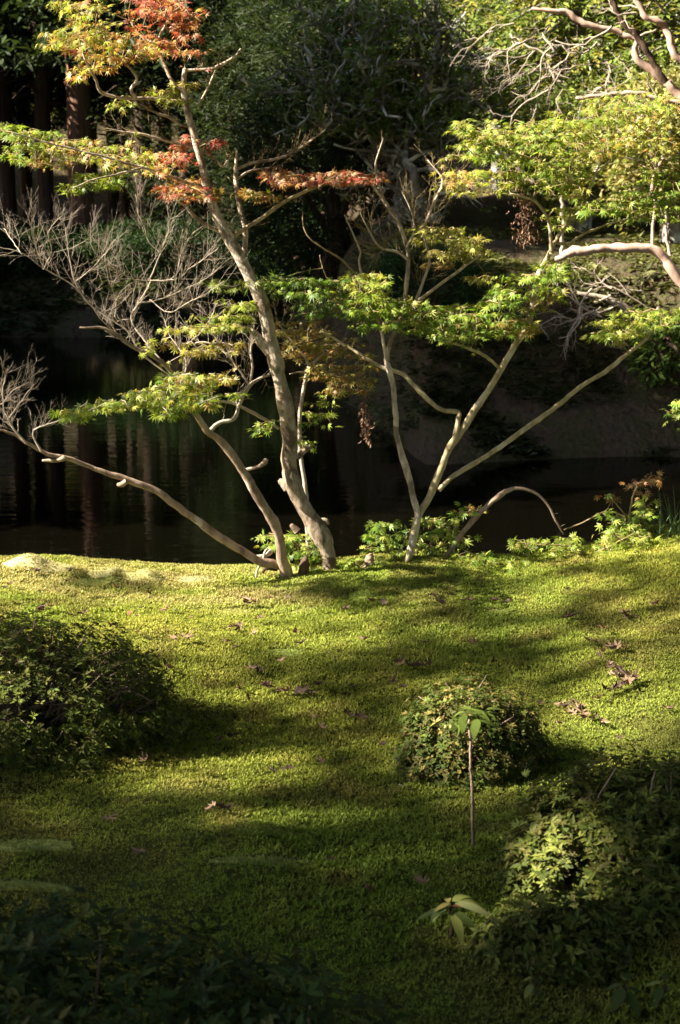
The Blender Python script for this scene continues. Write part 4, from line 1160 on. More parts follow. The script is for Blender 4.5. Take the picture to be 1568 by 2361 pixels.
# ------------------------------------------------------------------ fallen leaves
def dead_proto(k):
    r_ = np.random.default_rng(100 + k)
    V = MAPLE_V.copy()
    curl = r_.uniform(0.8, 1.6)
    V[:, 2] = curl * (V[:, 0] - 0.4) ** 2 * 0.9 + curl * V[:, 1] ** 2 * r_.uniform(0.4, 1.2) + r_.normal(0, 0.10, len(V))
    V[:, 0] *= 0.72; V[:, 1] *= 0.72
    c = np.array([[0.21, 0.125, 0.075], [0.13, 0.08, 0.055], [0.30, 0.20, 0.125], [0.09, 0.058, 0.045]][k % 4])
    mb = MB(); mb.add(V, MAPLE_F, c * r_.uniform(0.75, 1.2, (len(V), 1)))
    mb2 = tube
    tube(mb, [[0, 0, 0.05, 0.02], [-0.25, 0.05, 0.12, 0.016], [-0.45, 0.12, 0.1, 0.014]], 3, col=c * 0.7)
    return mb


DEADP = []
FALL = [
    ('curled brown fallen leaves scattered on the bright moss right of the left azalea bush', [(425, 1489, 1.3), (412, 1492, 0.9), (390, 1420, 1.0), (197, 1434, 0.9), (106, 1419, 1.0), (118, 1417, 0.9), (330, 1418, 0.7), (265, 1414, 0.6), (318, 1437, 0.6), (440, 1440, 0.6), (258, 1460, 0.8), (268, 1458, 0.6), (395, 1562, 0.9), (380, 1555, 0.7), (318, 1476, 0.6), (436, 1484, 0.9)]),
    ('brown fallen leaves lying along the pale left moss crest', [(20, 1366, 0.8), (75, 1330, 0.8), (92, 1332, 0.7), (165, 1328, 0.7), (270, 1372, 1.0), (345, 1384, 0.9), (395, 1357, 0.7), (180, 1352, 0.7), (160, 1355, 0.8), (12, 1370, 0.7), (350, 1379, 0.7)]),
    ('brown fallen leaves on the moss in front of the maple trunks', [(562, 1406, 1.1), (578, 1403, 1.2), (592, 1405, 0.9), (622, 1394, 0.9), (664, 1394, 0.9), (590, 1445, 1.0), (600, 1441, 0.7), (553, 1459, 1.1), (540, 1461, 0.8), (587, 1479, 1.0), (528, 1498, 0.9), (545, 1510, 0.7), (632, 1370, 0.7), (682, 1472, 0.8), (688, 1503, 0.9), (643, 1545, 0.9)]),
    ('dark fallen leaves on the shaded middle of the lawn', [(580, 1563, 1.2), (596, 1562, 1.0), (606, 1599, 1.2), (622, 1598, 1.0), (650, 1612, 0.9), (668, 1613, 1.0), (685, 1614, 1.3), (702, 1613, 1.1), (714, 1613, 0.8), (700, 1608, 0.9), (740, 1596, 0.6), (820, 1606, 0.7), (905, 1593, 0.8), (930, 1602, 1.0), (555, 1605, 0.7), (570, 1622, 0.6)]),
    ('pairs of brown fallen leaves on the moss left of the small azalea bush', [(735, 1674, 0.9), (793, 1662, 1.1), (800, 1670, 1.0), (824, 1671, 1.1), (748, 1701, 0.9), (738, 1697, 0.6), (880, 1737, 0.8), (745, 1776, 0.8), (700, 1735, 0.6)]),
    ('lone fallen leaves on the dim moss below the left azalea bush', [(335, 1777, 1.1), (665, 1791, 0.8), (632, 1802, 0.9), (650, 1794, 0.6), (505, 1887, 1.1), (495, 1882, 0.8), (245, 1915, 1.2), (520, 1715, 1.0), (510, 1722, 0.8), (770, 2010, 0.8), (850, 2080, 0.8), (980, 2065, 1.0), (330, 1992, 0.8)]),
    ('dark fallen leaves dotted across the right half of the lawn near the crest', [(790, 1424, 0.9), (868, 1402, 1.0), (882, 1403, 0.9), (845, 1491, 1.0), (990, 1391, 0.8), (1022, 1408, 1.0), (1048, 1390, 0.7), (1080, 1399, 1.2), (1092, 1400, 0.9), (1098, 1503, 1.0), (1175, 1402, 0.7), (1148, 1400, 0.9), (1140, 1403, 0.7), (1020, 1420, 0.6), (985, 1502, 0.7), (1305, 1441, 1.2), (1295, 1443, 0.8), (1447, 1432, 1.2), (1435, 1434, 0.8), (1520, 1407, 1.0), (1395, 1469, 0.9), (1305, 1377, 0.8), (1460, 1438, 0.7)]),
    ('brown fallen leaves in a row in the dark band of the lawn', [(912, 1548, 1.0), (925, 1553, 1.0), (945, 1556, 1.0), (962, 1553, 1.1), (978, 1556, 1.0), (990, 1552, 0.8), (938, 1549, 0.7)]),
    ('heap of brown fallen leaves on the moss near the right edge', [(1362, 1498, 1.0), (1372, 1500, 0.8), (1410, 1512, 1.0), (1425, 1510, 1.2), (1435, 1514, 0.9), (1385, 1533, 0.8), (1402, 1548, 1.0), (1415, 1556, 1.1), (1400, 1558, 0.9), (1395, 1520, 0.7), (1420, 1580, 1.2), (1435, 1585, 1.5), (1448, 1590, 1.4), (1462, 1584, 1.2), (1430, 1597, 1.2), (1445, 1578, 1.0), (1398, 1612, 1.0), (1412, 1613, 1.1), (1428, 1608, 0.8), (1385, 1630, 0.7)]),
    ('sunlit curled fallen leaves in the bright moss right of the small azalea bush', [(1300, 1645, 1.0), (1312, 1648, 1.2), (1325, 1644, 0.9), (1345, 1650, 0.8), (1322, 1666, 1.1), (1340, 1669, 1.3), (1358, 1672, 1.1), (1372, 1678, 1.1), (1384, 1683, 0.9), (1240, 1642, 0.7), (1290, 1690, 0.7), (1290, 1728, 0.7), (1530, 1653, 1.0), (1425, 1722, 0.6)]),
]
for lab, lst in FALL:
    for i, (X, Y, s_) in enumerate(lst):
        p = G(X, Y)
        k = int(rng.integers(0, 8))
        while len(DEADP) < 8:
            DEADP.append(None)
        if DEADP[k] is None:
            o = dead_proto(k).build('fallen_leaf', M_DEAD, None, None, smooth_=False)
            DEADP[k] = o
        else:
            o = DEADP[k].copy(); C.objects.link(o)
        sz = 0.038 * s_ * rng.uniform(0.9, 1.25)
        o.location = (p[0], p[1], p[2] + 0.029)
        o.rotation_euler = (rng.normal(0, 0.35), rng.normal(0, 0.35), rng.uniform(0, 6.28))
        o.scale = (sz * 1.25, sz * 0.85, sz * 0.6)
        tag(o, lab, 'fallen leaf', 'fallen leaves: ' + ' '.join(lab.split()[-6:]))
for X, Y, c, lab in [(300, 1425, (0.35, 0.08, 0.07), 'single small red fallen leaf on the bright moss at left'), (403, 1420, (0.7, 0.68, 0.6), 'tiny white chip lying in the bright moss'), (925, 1832, (0.45, 0.47, 0.45), 'small pale leaf in the dim moss left of the sapling foot')]:
    p = G(X, Y); mb = MB(); mb.add(MAPLE_V * 0.02, MAPLE_F, c)
    o = mb.build('fallen_leaf', M_DEAD, None, None, False); o.location = (p[0], p[1], p[2] + 0.028); o.rotation_euler = (0.3, 0.2, X)
    tag(o, lab, 'fallen leaf')
# thin stalk on the lawn and a twig
p0 = G(785, 1855); mb = MB(); d = p0[1]
tube(mb, resample([[*p0, 0.0012], [*P(783, 1800, d), 0.001], [*P(772, 1755, d), 0.0009], [*P(760, 1728, d), 0.0007]], 0.02), 4, col=(0.05, 0.07, 0.03))
tag(mb.build('grass_stalk', M_SHRUB, None, p0), 'single thin dark stalk standing in the middle of the lawn', 'grass')

# pale cushions of smooth moss
M_CUSH = leaf_mat('cushion_moss', 0.15, 0.9, 0.05)


def cushion(X, Y, rx, ry, h, lab, col):
    p = G(X, Y); mb = MB()
    if Y > 1400: h = h * 0.2 - 0.004
    n, m = 14, 36
    V = []; F = []
    for i in range(n + 1):
        t = i / n
        for j in range(m):
            a = 2 * math.pi * j / m
            k = t * (1 + 0.10 * math.sin(2 * a + X) + 0.07 * math.sin(5 * a + Y))
            x = p[0] + rx * k * math.cos(a); y = p[1] + ry * k * math.sin(a)
            z = float(H(x, y)) + h * (1 - t ** 2.2) + 0.003 - (0.03 if i == n else 0) + 0.002 * rng.normal()
            V.append((x, y, z))
    for i in range(n):
        for j in range(m):
            A = i * m + j; B2 = i * m + (j + 1) % m
            F += [(A, A + m, B2 + m), (A, B2 + m, B2)]
    V = np.array(V)
    o = MB(); cc = np.array(col) * rng.uniform(0.8, 1.2, (len(V), 1)); o.add(V, F, cc)
    # short velvet blades over the dome
    nb = int(9000 * rx * ry * math.pi * 3)
    a = rng.uniform(0, 2 * np.pi, nb); t = np.sqrt(rng.random(nb)) * 0.97
    x = p[0] + rx * t * np.cos(a); y = p[1] + ry * t * np.sin(a); z = H(x, y) + h * (1 - t ** 2.2) + 0.002
    nr = unit(np.stack([np.cos(a) * t * h / rx * 2, np.sin(a) * t * h / ry * 2, np.ones(nb)], -1) + rng.normal(0, 0.3, (nb, 3)))
    side = unit(rng.normal(0, 1, (nb, 3)))
    rot = frames(side, nr)
    stamp(o, DIA_V, DIA_F, np.stack([x, y, z], -1), rot, rng.uniform(0.006, 0.011, nb), np.array(col) * rng.uniform(0.8, 1.3, (nb, 1)))
    tag(o.build('moss_cushion', M_CUSH, None, p, smooth_=True), lab, 'moss')


for a in CUSHIONS:
    cushion(*a)

# ------------------------------------------------------------------ background trees
def spray_cloud(mb, cen, d, n, L, W, col, droop=0.3, jit=0.4, thin=1.0):
    """flattened frond clusters: n blades around each centre"""
    k = len(cen)
    for j in range(n):
        f = unit(d + rng.normal(0, jit, (k, 3)) + np.array([0, 0, -droop]))
        rot = frames(rng.normal(0, 0.6, (k, 3)) + np.array([0, 0, 0.9]), f)
        rot = rot.copy(); rot[:, :, 1] *= W
        pos = cen + rng.normal(0, L * 0.45, (k, 3))
        stamp(mb, DIA_V, DIA_F, pos, rot, L * rng.uniform(0.6, 1.3, k), col * rng.uniform(0.8, 1.2, (k, 1)))


def cedar_proto(name, label, bark, h=13, crown0=3.4, crad=1.8, n=1500, col=(0.035, 0.055, 0.018), r0=0.15, cat='tree', grp=None, L=0.22):
    root = thing(name, label, cat, (0, 0, 0), grp)
    mb = MB()
    q = resample([[0, 0, -0.6, r0 * 1.35], [0, 0, 0.5, r0 * 1.05], [0.03, 0, h * 0.3, r0 * 0.85], [-0.02, 0.02, h * 0.65, r0 * 0.5], [0, 0, h, 0.03]], 0.35)
    tube(mb, q, 12, rough=0.12); mb.build('trunk', bark, root)
    mb = MB(); mt = MB()
    z = crown0 + (h - crown0) * rng.random(n) ** 1.3
    a = rng.uniform(0, 2 * np.pi, n)
    clump = vnoise(a * 2.2, z * 1.1, 8)
    rad = crad * (1 - 0.75 * (z - crown0) / (h - crown0)) * np.sqrt(rng.random(n)) * (0.55 + 0.8 * clump)
    cen = np.stack([np.cos(a) * rad, np.sin(a) * rad, z - 0.18 * rad], -1)
    d = np.stack([np.cos(a), np.sin(a), -0.2 + 0 * a], -1)
    c = np.array(col) * rng.uniform(0.55, 1.5, (n, 1))
    spray_cloud(mb, cen, d, 6, L, 1.0, c, 0.35)
    for i in range(26):
        zz = crown0 * 0.7 + (h - crown0) * 0.8 * rng.random(); aa = rng.uniform(0, 6.28); rr = crad * 0.8 * rng.uniform(0.5, 1)
        tube(mt, resample([[0, 0, zz, 0.035], [math.cos(aa) * rr * 0.5, math.sin(aa) * rr * 0.5, zz + 0.1, 0.02], [math.cos(aa) * rr, math.sin(aa) * rr, zz - 0.15, 0.008]], 0.3), 5)
    mt.build('branches', bark, root)['kind'] = 'stuff'
    o = mb.build('crown', M_FAR, root, smooth_=False); o['kind'] = 'stuff'
    return root


def kids(o):
    return [c for c in o.children]


def copy_thing(root, loc, rz, s=1.0, label=None, group=None):
    r = root.copy(); C.objects.link(r)
    r.location = loc; r.rotation_euler = (0, 0, rz); r.scale = (s, s, s)
    if label: r['label'] = label
    if group: r['group'] = group
    for c in list(root.children):
        k = c.copy(); C.objects.link(k); k.parent = r
        k.matrix_parent_inverse = Matrix.Identity(4)
    return r


def place(root, x, y, rz=0, s=1.0):
    root.location = (x, y, float(H(x, y))); root.rotation_euler = (0, 0, rz); root.scale = (s, s, s)
    return root


GW = 'dark cedars in the wood across the pond'
ced = cedar_proto('cedar_tree', 'dark straight cedar trunk standing in the shaded wood beyond the pond', M_CEDAR, grp=GW)
red = cedar_proto('cedar_tree', 'thick reddish cedar trunk at the pond edge far left', M_REDCEDAR, h=14, crown0=6.0, r0=0.24)


def at(X, d):
    return float(P(X, 500, d)[0])


place(red, at(187, 27.5), 27.5, 0.3)
spots = [(20, 29), (108, 28), (262, 29), (290, 33), (335, 27.2), (385, 37), (430, 34), (480, 30), (540, 38), (600, 33), (-60, 30), (700, 40), (820, 36), (215, 41), (120, 43), (330, 44), (30, 40), (450, 45), (580, 46), (930, 40), (1060, 44)]
for i, (X, d) in enumerate(spots):
    x = at(X, d)
    s_ = rng.uniform(0.8, 1.15)
    if i == 0:
        place(ced, x, d, 0, s_)
    else:
        copy_thing(ced, (x, d, float(H(x, d))), rng.uniform(0, 6.28), s_)


def mound_tree(name, label, X, d, w_, h_, z0, n, col, L=0.16, W=0.5, droop=0.0, mat_=None, bark=None, crown_lo=0.05, blades=7, cat='tree', shell=0.5, grp=None, dy=None, lump=0.5):
    """broad foliage mass over a trunk with limbs"""
    x = at(X, d) if X is not None else 0
    g = float(H(x, d)); base = np.array([x, d, g])
    root = thing(name, label, cat, base, grp)
    dy = dy or w_ * 0.8
    dirs = unit(rng.normal(0, 1, (n, 3)))
    rad = (shell + (1 - shell) * rng.random(n) ** 0.5)
    lumps = 1 + lump * (vnoise(dirs[:, 0] * 3 + 4 + x, dirs[:, 2] * 3 + dirs[:, 1] * 3, 17) - 0.5) + 0.35 * lump * (vnoise(dirs[:, 0] * 8 + x, dirs[:, 2] * 8 + dirs[:, 1] * 8, 19) - 0.5)
    cz = z0 + h_ / 2
    cen = np.array([x, d, g + cz]) + dirs * np.array([w_, dy, h_ / 2]) * (rad * lumps)[:, None]
    ok = cen[:, 2] > H(cen[:, 0], cen[:, 1]) + 0.08
    cen, dirs = cen[ok], dirs[ok]
    k = len(cen)
    cv = vnoise(cen[:, 0] * 1.3 + 7, cen[:, 2] * 1.3, 33)
    cols = np.array(col)
    if cols.ndim == 1: cols = cols[None]
    c = cols[rng.integers(0, len(cols), k)] * rng.uniform(0.6, 1.45, (k, 1)) * (0.75 + 0.5 * cv)[:, None]
    mb = MB()
    if blades > 5: blades = 5; W = W * 1.3
    spray_cloud(mb, cen, unit(dirs + np.array([0, 0, 0.3])), blades, L, W, c, droop)
    mt = MB()
    q = resample([[x, d, g - 0.5, 0.16], [x + 0.05, d, g + cz * 0.5, 0.12], [x - 0.05, d, g + cz * 1.0, 0.08], [x, d, g + z0 + h_ * 0.85, 0.02]], 0.2)
    tube(mt, q, 8, rough=0.1); mt.build('trunk', bark or M_CEDAR, root, base)
    mt = MB()
    for i in range(22):
        a = q[rng.integers(len(q) // 4, len(q) - 1)]
        t = cen[rng.integers(0, k)]
        m = (a[:3] + t) / 2 + rng.normal(0, 0.12, 3)
        tube(mt, resample([[*a[:3], a[3] * 0.5], [*m, a[3] * 0.3], [*t, 0.006]], 0.15), 5)
    mt.build('branches', bark or M_CEDAR, root, base)['kind'] = 'stuff'
    o = mb.build('crown', mat_ or M_FAR, root, base, smooth_=False); o['kind'] = 'stuff'
    return root


DK = [(0.035, 0.07, 0.018), (0.025, 0.05, 0.014), (0.045, 0.07, 0.02)]
DKB = [(0.030, 0.046, 0.018), (0.040, 0.056, 0.021)]
mound_tree('pine_tree', 'broad dark green pine behind the leaning maple trunk', 690, 25.5, 2.0, 5.0, 0.3, 5200, DKB, 0.14, 0.35, blades=7, cat='tree')
mound_tree('pine_tree', 'second dark pine beside the broad one, further left', 470, 27.5, 1.7, 5.5, 0.3, 4200, DKB, 0.14, 0.35, blades=7)
mound_tree('pine_tree', 'dark rounded pine on the point above the dark bank', 900, 18.5, 1.1, 2.6, 0.2, 2600, DKB, 0.12, 0.35, blades=7)
mound_tree('pine_tree', 'rounded dark pine at the water in the middle of the far shore', 770, 19.5, 1.5, 2.9, -0.2, 4200, DKB, 0.13, 0.35, blades=7)
mound_tree('pine_tree', 'dark pine showing between the leaning trunk and the gnarled tree', 820, 23.0, 1.9, 5.2, 0.2, 4600, DKB, 0.14, 0.35, blades=7)
mound_tree('shrub', 'low dark green shrub hanging over the dark bank', 990, 12.9, 0.55, 0.75, -0.15, 1500, [(0.02, 0.06, 0.015), (0.03, 0.07, 0.02)], 0.07, 0.4, blades=6, cat='shrub')
mound_tree('broadleaf_tree', 'tall dark leafy tree at the top left of the wood', 60, 31, 1.8, 6.0, 2.2, 4200, DK, 0.16, 0.6)
mound_tree('broadleaf_tree', 'leafy tree with a few sunlit orange green leaves among the left trunks', 215, 36, 2.3, 4.6, 1.4, 3600, [(0.13, 0.16, 0.035), (0.20, 0.14, 0.045), (0.09, 0.13, 0.03)], 0.16, 0.6)
mound_tree('broadleaf_tree', 'leafy dark tree at top centre behind the lichened branches', 640, 31, 2.6, 5.5, 3.0, 6000, DK, 0.15, 0.6)
mound_tree('broadleaf_tree', 'leafy tree right of top centre behind the gnarled tree', 900, 27, 2.2, 5.0, 2.4, 5200, [(0.05, 0.08, 0.02), (0.08, 0.11, 0.025)], 0.14, 0.6)
for i, (X, d, w_, h_) in enumerate([(40, 25.6, 1.0, 0.9), (130, 26.4, 1.2, 0.8), (290, 26.0, 1.1, 0.9), (420, 25.4, 1.2, 1.0), (560, 25.0, 1.1, 0.8), (740, 24.2, 0.9, 0.8), (-80, 26, 1.2, 1.2)]):
    mound_tree('shrub', 'low dark far shore shrub ' + ['at the left edge of the view', 'left of the reddish cedar trunk', 'right of the reddish cedar trunk', 'behind the bare grey twigs', 'behind the leaning maple trunk', 'right of the leaning maple trunk', 'just outside the left edge'][i], X, d, w_, h_, -0.1, 1200, [(0.02, 0.045, 0.012), (0.03, 0.055, 0.016)], 0.12, 0.5, blades=6, cat='shrub', grp='dark shrubs along the far shore')

# gnarled lichen-covered tree on the point
def gnarled():
    d = 17.0
    x = at(905, d); base = np.array([x, d, float(H(x, d))])
    root = thing('gnarled_tree', 'gnarled dark tree with lichen grey tangled branches at top centre', 'tree', base)
    sk = []
    for st in [[(905, 640, 0.13), (915, 520, 0.11), (935, 400, 0.10), (930, 320, 0.09), (900, 240, 0.07), (870, 170, 0.05), (850, 90, 0.03), (820, 0, 0.02)],
               [(930, 330, 0.07), (960, 260, 0.06), (990, 180, 0.05), (1010, 90, 0.035), (1000, 10, 0.02)],
               [(905, 250, 0.05), (850, 220, 0.045), (780, 215, 0.035), (720, 190, 0.03), (660, 150, 0.015)],
               [(935, 300, 0.05), (1010, 240, 0.04), (1060, 200, 0.03), (1120, 170, 0.018)],
               [(925, 400, 0.05), (880, 350, 0.04), (840, 290, 0.03), (790, 260, 0.02), (740, 250, 0.012)],
               [(930, 360, 0.05), (985, 330, 0.04), (1030, 320, 0.025), (1070, 290, 0.015)],
               [(870, 170, 0.04), (800, 130, 0.03), (740, 60, 0.02), (690, 10, 0.012)],
               [(960, 660, 0.09), (965, 560, 0.08), (975, 470, 0.07), (950, 400, 0.06), (935, 350, 0.05)]]:
        n = len(st)
        dd = d + np.cumsum(rng.normal(0, 0.12, n)); dd[0] = d
        q = resample([[*P(X, Y, dd[i]), r] for i, (X, Y, r) in enumerate(st)], 0.12)
        q[1:-1, :3] += rng.normal(0, 0.025, (len(q) - 2, 3))
        mb = MB(); tube(mb, q, 8, rough=0.25); mb.build('trunk' if not sk else 'branch', M_LICHEN, root, base); sk.append(q)
    mt = MB(); ends = []
    for q in sk:
        for _ in range(16):
            i = rng.integers(len(q) // 3, len(q)); out = []
            grow(q[i, :3], rng.normal(0, 1, 3) * np.array([1, 0.7, 0.7]) + np.array([0, 0, 0.2]), rng.uniform(0.5, 1.1), min(0.028, q[i, 3] * 0.8), 2, out, wig=0.42, up=0.03, kids=(3, 3), flat=0.8, shrink=0.55, ang=(30, 75), n=7, taper=0.4)
            for lv, p in out:
                tube(mt, p, 5 if lv else 3); 
                if lv < 2: ends.append(p[-1, :3]); ends.append(p[-3, :3])
    o = mt.build('twigs', M_LICHEN, root, base); o['kind'] = 'stuff'
    ends = np.array(ends); ends = ends[rng.random(len(ends)) < 0.45]
    up = ends[:, 2] > P(900, 330, d)[2]
    ends = ends[up | (rng.random(len(ends)) < 0.2)]
    mb = MB(); k = len(ends)
    spray_cloud(mb, ends, unit(rng.normal(0, 1, (k, 3))), 7, 0.075, 1.3, np.array([0.11, 0.16, 0.035]) * rng.uniform(0.5, 1.7, (k, 1)), 0.1)
    o = mb.build('crown', M_FAR, root, base, smooth_=False); o['kind'] = 'stuff'


gnarled()

# sunlit cypresses on the right
CY = [(0.22, 0.27, 0.05), (0.17, 0.23, 0.045), (0.30, 0.26, 0.06), (0.13, 0.18, 0.04)]


def cypress(label, X, d, w_, h_, z0, n, col=CY):
    x = at(X, d); g = float(H(x, d)); base = np.array([x, d, g])
    root = thing('cypress_tree', label, 'tree', base)
    mt = MB(); q = resample([[x, d, g - 0.3, 0.13], [x, d, g + z0 + h_ * 0.5, 0.08], [x, d, g + z0 + h_, 0.015]], 0.25)
    tube(mt, q, 8, rough=0.1); mt.build('trunk', M_LICHEN, root, base)
    mt = MB(); cens = []; dirs = []
    for i in range(int(n / 16)):
        u = rng.random() ** 1.2; z = z0 + h_ * u; a = rng.uniform(0, 6.28); rr = w_ * (1 - 0.7 * u) * rng.uniform(0.6, 1.1)
        s0 = np.array([x, d, g + z]); e = s0 + np.array([math.cos(a) * rr, math.sin(a) * rr, 0.15 - 0.35 * rr])
        m = (s0 + e) / 2 + np.array([0, 0, 0.12])
        b = resample([[*s0, 0.02], [*m, 0.013], [*e, 0.005]], 0.16)
        tube(mt, b, 3)
        k = 16
        ii = rng.integers(len(b) // 3, len(b), k)
        cens.append(b[ii, :3] + rng.normal(0, 0.10, (k, 3))); dirs.append(np.tile(np.array([math.cos(a), math.sin(a), -0.5]), (k, 1)) + rng.normal(0, 0.35, (k, 3)))
    o = mt.build('branches', M_LICHEN, root, base); o['kind'] = 'stuff'
    cen = np.concatenate(cens); dr = unit(np.concatenate(dirs)); k = len(cen)
    # each centre: fern-like drooping frond of small blades
    c = np.array(col)[rng.integers(0, len(col), k)] * rng.uniform(0.6, 1.4, (k, 1))
    mb = MB()
    side = unit(np.cross(dr, np.array([0, 0, 1.0])))
    for j in range(7):
        t = (j // 2) / 3.5
        ax = cen + dr * 0.16 * t + np.array([0, 0, -0.10 * t * t])
        sg = 1 if j % 2 else -1
        f = unit(dr * 0.9 + side * sg * 0.8 * (1 - 0.5 * t) + np.array([0, 0, -0.45]) + rng.normal(0, 0.15, (k, 3)))
        rot = frames(np.tile(np.array([0, -0.3, 1.0]), (k, 1)) + rng.normal(0, 0.35, (k, 3)), f)
        stamp(mb, DIA_V, DIA_F, ax, rot, 0.108 * rng.uniform(0.7, 1.3, k), c * rng.uniform(0.85, 1.15, (k, 1)))
    o = mb.build('crown', M_FAR, root, base, smooth_=False); o['kind'] = 'stuff'
    return root


cypress('bright green drooping cypress at the top right behind the pink limbs', 1330, 19.0, 1.7, 6.5, 1.3, 5600)
cypress('bright cypress cut by the right edge', 1600, 18.0, 1.6, 6.0, 0.6, 5000)
cypress('green cypress in the top right, left of the brightest one', 1150, 20.5, 1.4, 6.0, 1.9, 4200)
cypress('tall cypress far behind the pink limbs, showing along the top edge', 1450, 24.0, 1.9, 8.0, 1.5, 4600)
cypress('dim cypress in the gap between the gnarled tree and the bright ones', 1060, 25.0, 1.5, 7.5, 1.5, 3600, [(0.10, 0.14, 0.03), (0.14, 0.17, 0.04)])
mound_tree('broadleaf_tree', 'pale yellow green bush under the thick pale limb at right', 1545, 15.0, 0.9, 1.5, 0.25, 2400, [(0.34, 0.29, 0.11), (0.28, 0.26, 0.09), (0.20, 0.24, 0.06)], 0.07, 1.2, bark=M_LICHEN, blades=7)
mound_tree('shrub', 'small green bush at the right edge on the dark bank', 1560, 12.7, 0.35, 0.6, -0.1, 500, [(0.10, 0.16, 0.03)], 0.08, 0.8, blades=6, cat='shrub')
mound_tree('shrub', 'green shrub behind the green maple layers at mid right', 1330, 16.5, 0.9, 1.4, 0.2, 1800, [(0.10, 0.14, 0.03), (0.14, 0.15, 0.04)], 0.08, 0.9, bark=M_LICHEN, blades=6, cat='shrub')

# pink-barked tree leaning in from the right
def pinktree():
    d = 11.9
    x = 3.55; yb = 13.2; base = np.array([x, yb, float(H(x, yb))])
    root = thing('pink_bark_tree', 'smooth pink barked tree reaching in from the right with pale crooked limbs', 'tree', base)
    sk = []
    z = lambda X, Y, dd: P(X, Y, dd)
    dd = 13.0
    tr = resample([[*(base - [0, 0, 0.3]), 0.16], [*(base + [0.0, 0, 0.8]), 0.14], [*(base + [-0.05, 0, 1.6]), 0.13], [*(base + [0.05, 0, 3.2]), 0.11], [*(base + [0, 0, 5.5]), 0.08], [*(base + [-0.2, 0, 7.5]), 0.03]], 0.12)
    mb = MB(); tube(mb, tr, 12, rough=0.05); mb.build('trunk', M_PINK, root, base); sk.append(tr)
    limbs = [
        ([(1640, 700, 15), (1590, 665, 14), (1562, 640, 13), (1546, 615, 12), (1525, 588, 11), (1490, 574, 11), (1440, 573, 11), (1400, 572, 10), (1360, 576, 10), (1338, 582, 11), (1325, 578, 12), (1305, 588, 9), (1284, 600, 6)], M_PINK, 12.6),
        ([(1640, 290, 13), (1568, 222, 11), (1534, 188, 10), (1500, 160, 9), (1469, 136, 8), (1464, 112, 7), (1463, 92, 6), (1440, 80, 6), (1400, 68, 7), (1354, 60, 7), (1330, 45, 7), (1305, 27, 6), (1264, 25, 5), (1230, 18, 3)], M_PINK, 12.6),
        ([(1534, 188, 8), (1504, 140, 7), (1474, 92, 7), (1450, 65, 7), (1434, 45, 6), (1414, 0, 6), (1400, -40, 5)], M_CEDAR, 12.5),
        ([(1640, 180, 10), (1568, 135, 9), (1549, 118, 9), (1544, 88, 8), (1524, 52, 8), (1500, 42, 7), (1484, 34, 7), (1469, 0, 6), (1455, -40, 5)], M_PINK, 12.8),
        ([(1620, 250, 6), (1568, 238, 6), (1520, 228, 5), (1464, 214, 6), (1409, 220, 5), (1370, 224, 5), (1328, 225, 3)], M_PINK, 12.4),
        ([(1545, 590, 4), (1536, 540, 3.5), (1538, 480, 3)], M_PINK, 12.6), ([(1505, 572, 4), (1506, 520, 3.5), (1512, 460, 3)], M_PINK, 12.6),
        ([(1500, 450, 4), (1510, 400, 4), (1530, 365, 3.5)], M_PINK, 12.9), ([(1512, 385, 3.5), (1500, 350, 3)], M_PINK, 12.9),
        ([(1296, 590, 5), (1297, 530, 4.5), (1296, 450, 4)], M_TWIG, 13.3), ([(1230, 420, 5), (1190, 385, 5), (1160, 350, 5), (1150, 330, 3)], M_TWIG, 13.3),
    ]
    mt = MB()
    for pts, m, dep in limbs:
        q = resample([[*P(X, Y, dep), r / 784 * TH * dep] for X, Y, r in pts], 0.05)
        q[1:, :3] += rng.normal(0, 0.006, (len(q) - 1, 3))
        mb = MB(); tube(mb, q, 9, rough=0.08); mb.build('branch', m, root, base); sk.append(q)
    # pale crooked twig web
    for (X0, Y0, X1, Y1, n, ln) in [(1460, 140, 1150, 60, 6, 0.5), (1560, 235, 1300, 220, 8, 0.5), (1440, 130, 1180, 110, 6, 0.45), (1400, 120, 1200, 140, 5, 0.45), (1500, 190, 1230, 180, 6, 0.45), (1560, 60, 1400, 10, 5, 0.45)]:
        for _ in range(n):
            u = rng.random()
            p = P(X0 + (X1 - X0) * u, Y0 + (Y1 - Y0) * u + rng.normal(0, 22), 12.9 + rng.normal(0, 0.5))
            out = []
            grow(p, np.array([-0.9, rng.normal(0, 0.5), rng.normal(0, 0.5)]), ln * rng.uniform(0.6, 1.5), 0.011 * rng.uniform(0.4, 1.2), 2, out, wig=0.36, up=-0.02, kids=(2, 3), flat=0.8, shrink=0.6, ang=(30, 70), n=8, taper=0.35)
            for lv, q in out: tube(mt, q, 5 if lv > 1 else 4)
    o = mt.build('twigs', M_TWIG, root, base); o['kind'] = 'stuff'


pinktree()

# dead grey brush above the bank
b0 = P(1410, 715, 13.3); b0[2] = float(H(b0[0], 13.3))
mt = MB()
for _ in range(26):
    out = []
    p = P(rng.uniform(1330, 1520), rng.uniform(665, 735), 13.3 + rng.normal(0, 0.3))
    grow(p, np.array([-1.0, rng.normal(0, 0.4), rng.normal(0.1, 0.4)]), rng.uniform(0.35, 0.8), 0.011, 2, out, wig=0.3, up=0.0, kids=(3, 3), flat=0.7, shrink=0.5, ang=(30, 70), n=7)
    for lv, q in out: tube(mt, q, 4)
tube(mt, resample([[*(b0 - [0, 0, 0.2]), 0.05], [*P(1450, 720, 13.3), 0.04], [*P(1400, 690, 13.3), 0.03], [*P(1330, 675, 13.3), 0.015]], 0.08), 6)
o = mt.build('dead_brush', M_TWIG, None, b0)
tag(o, 'tangle of dead grey branches above the dark bank under the pale limb', 'dead branch')

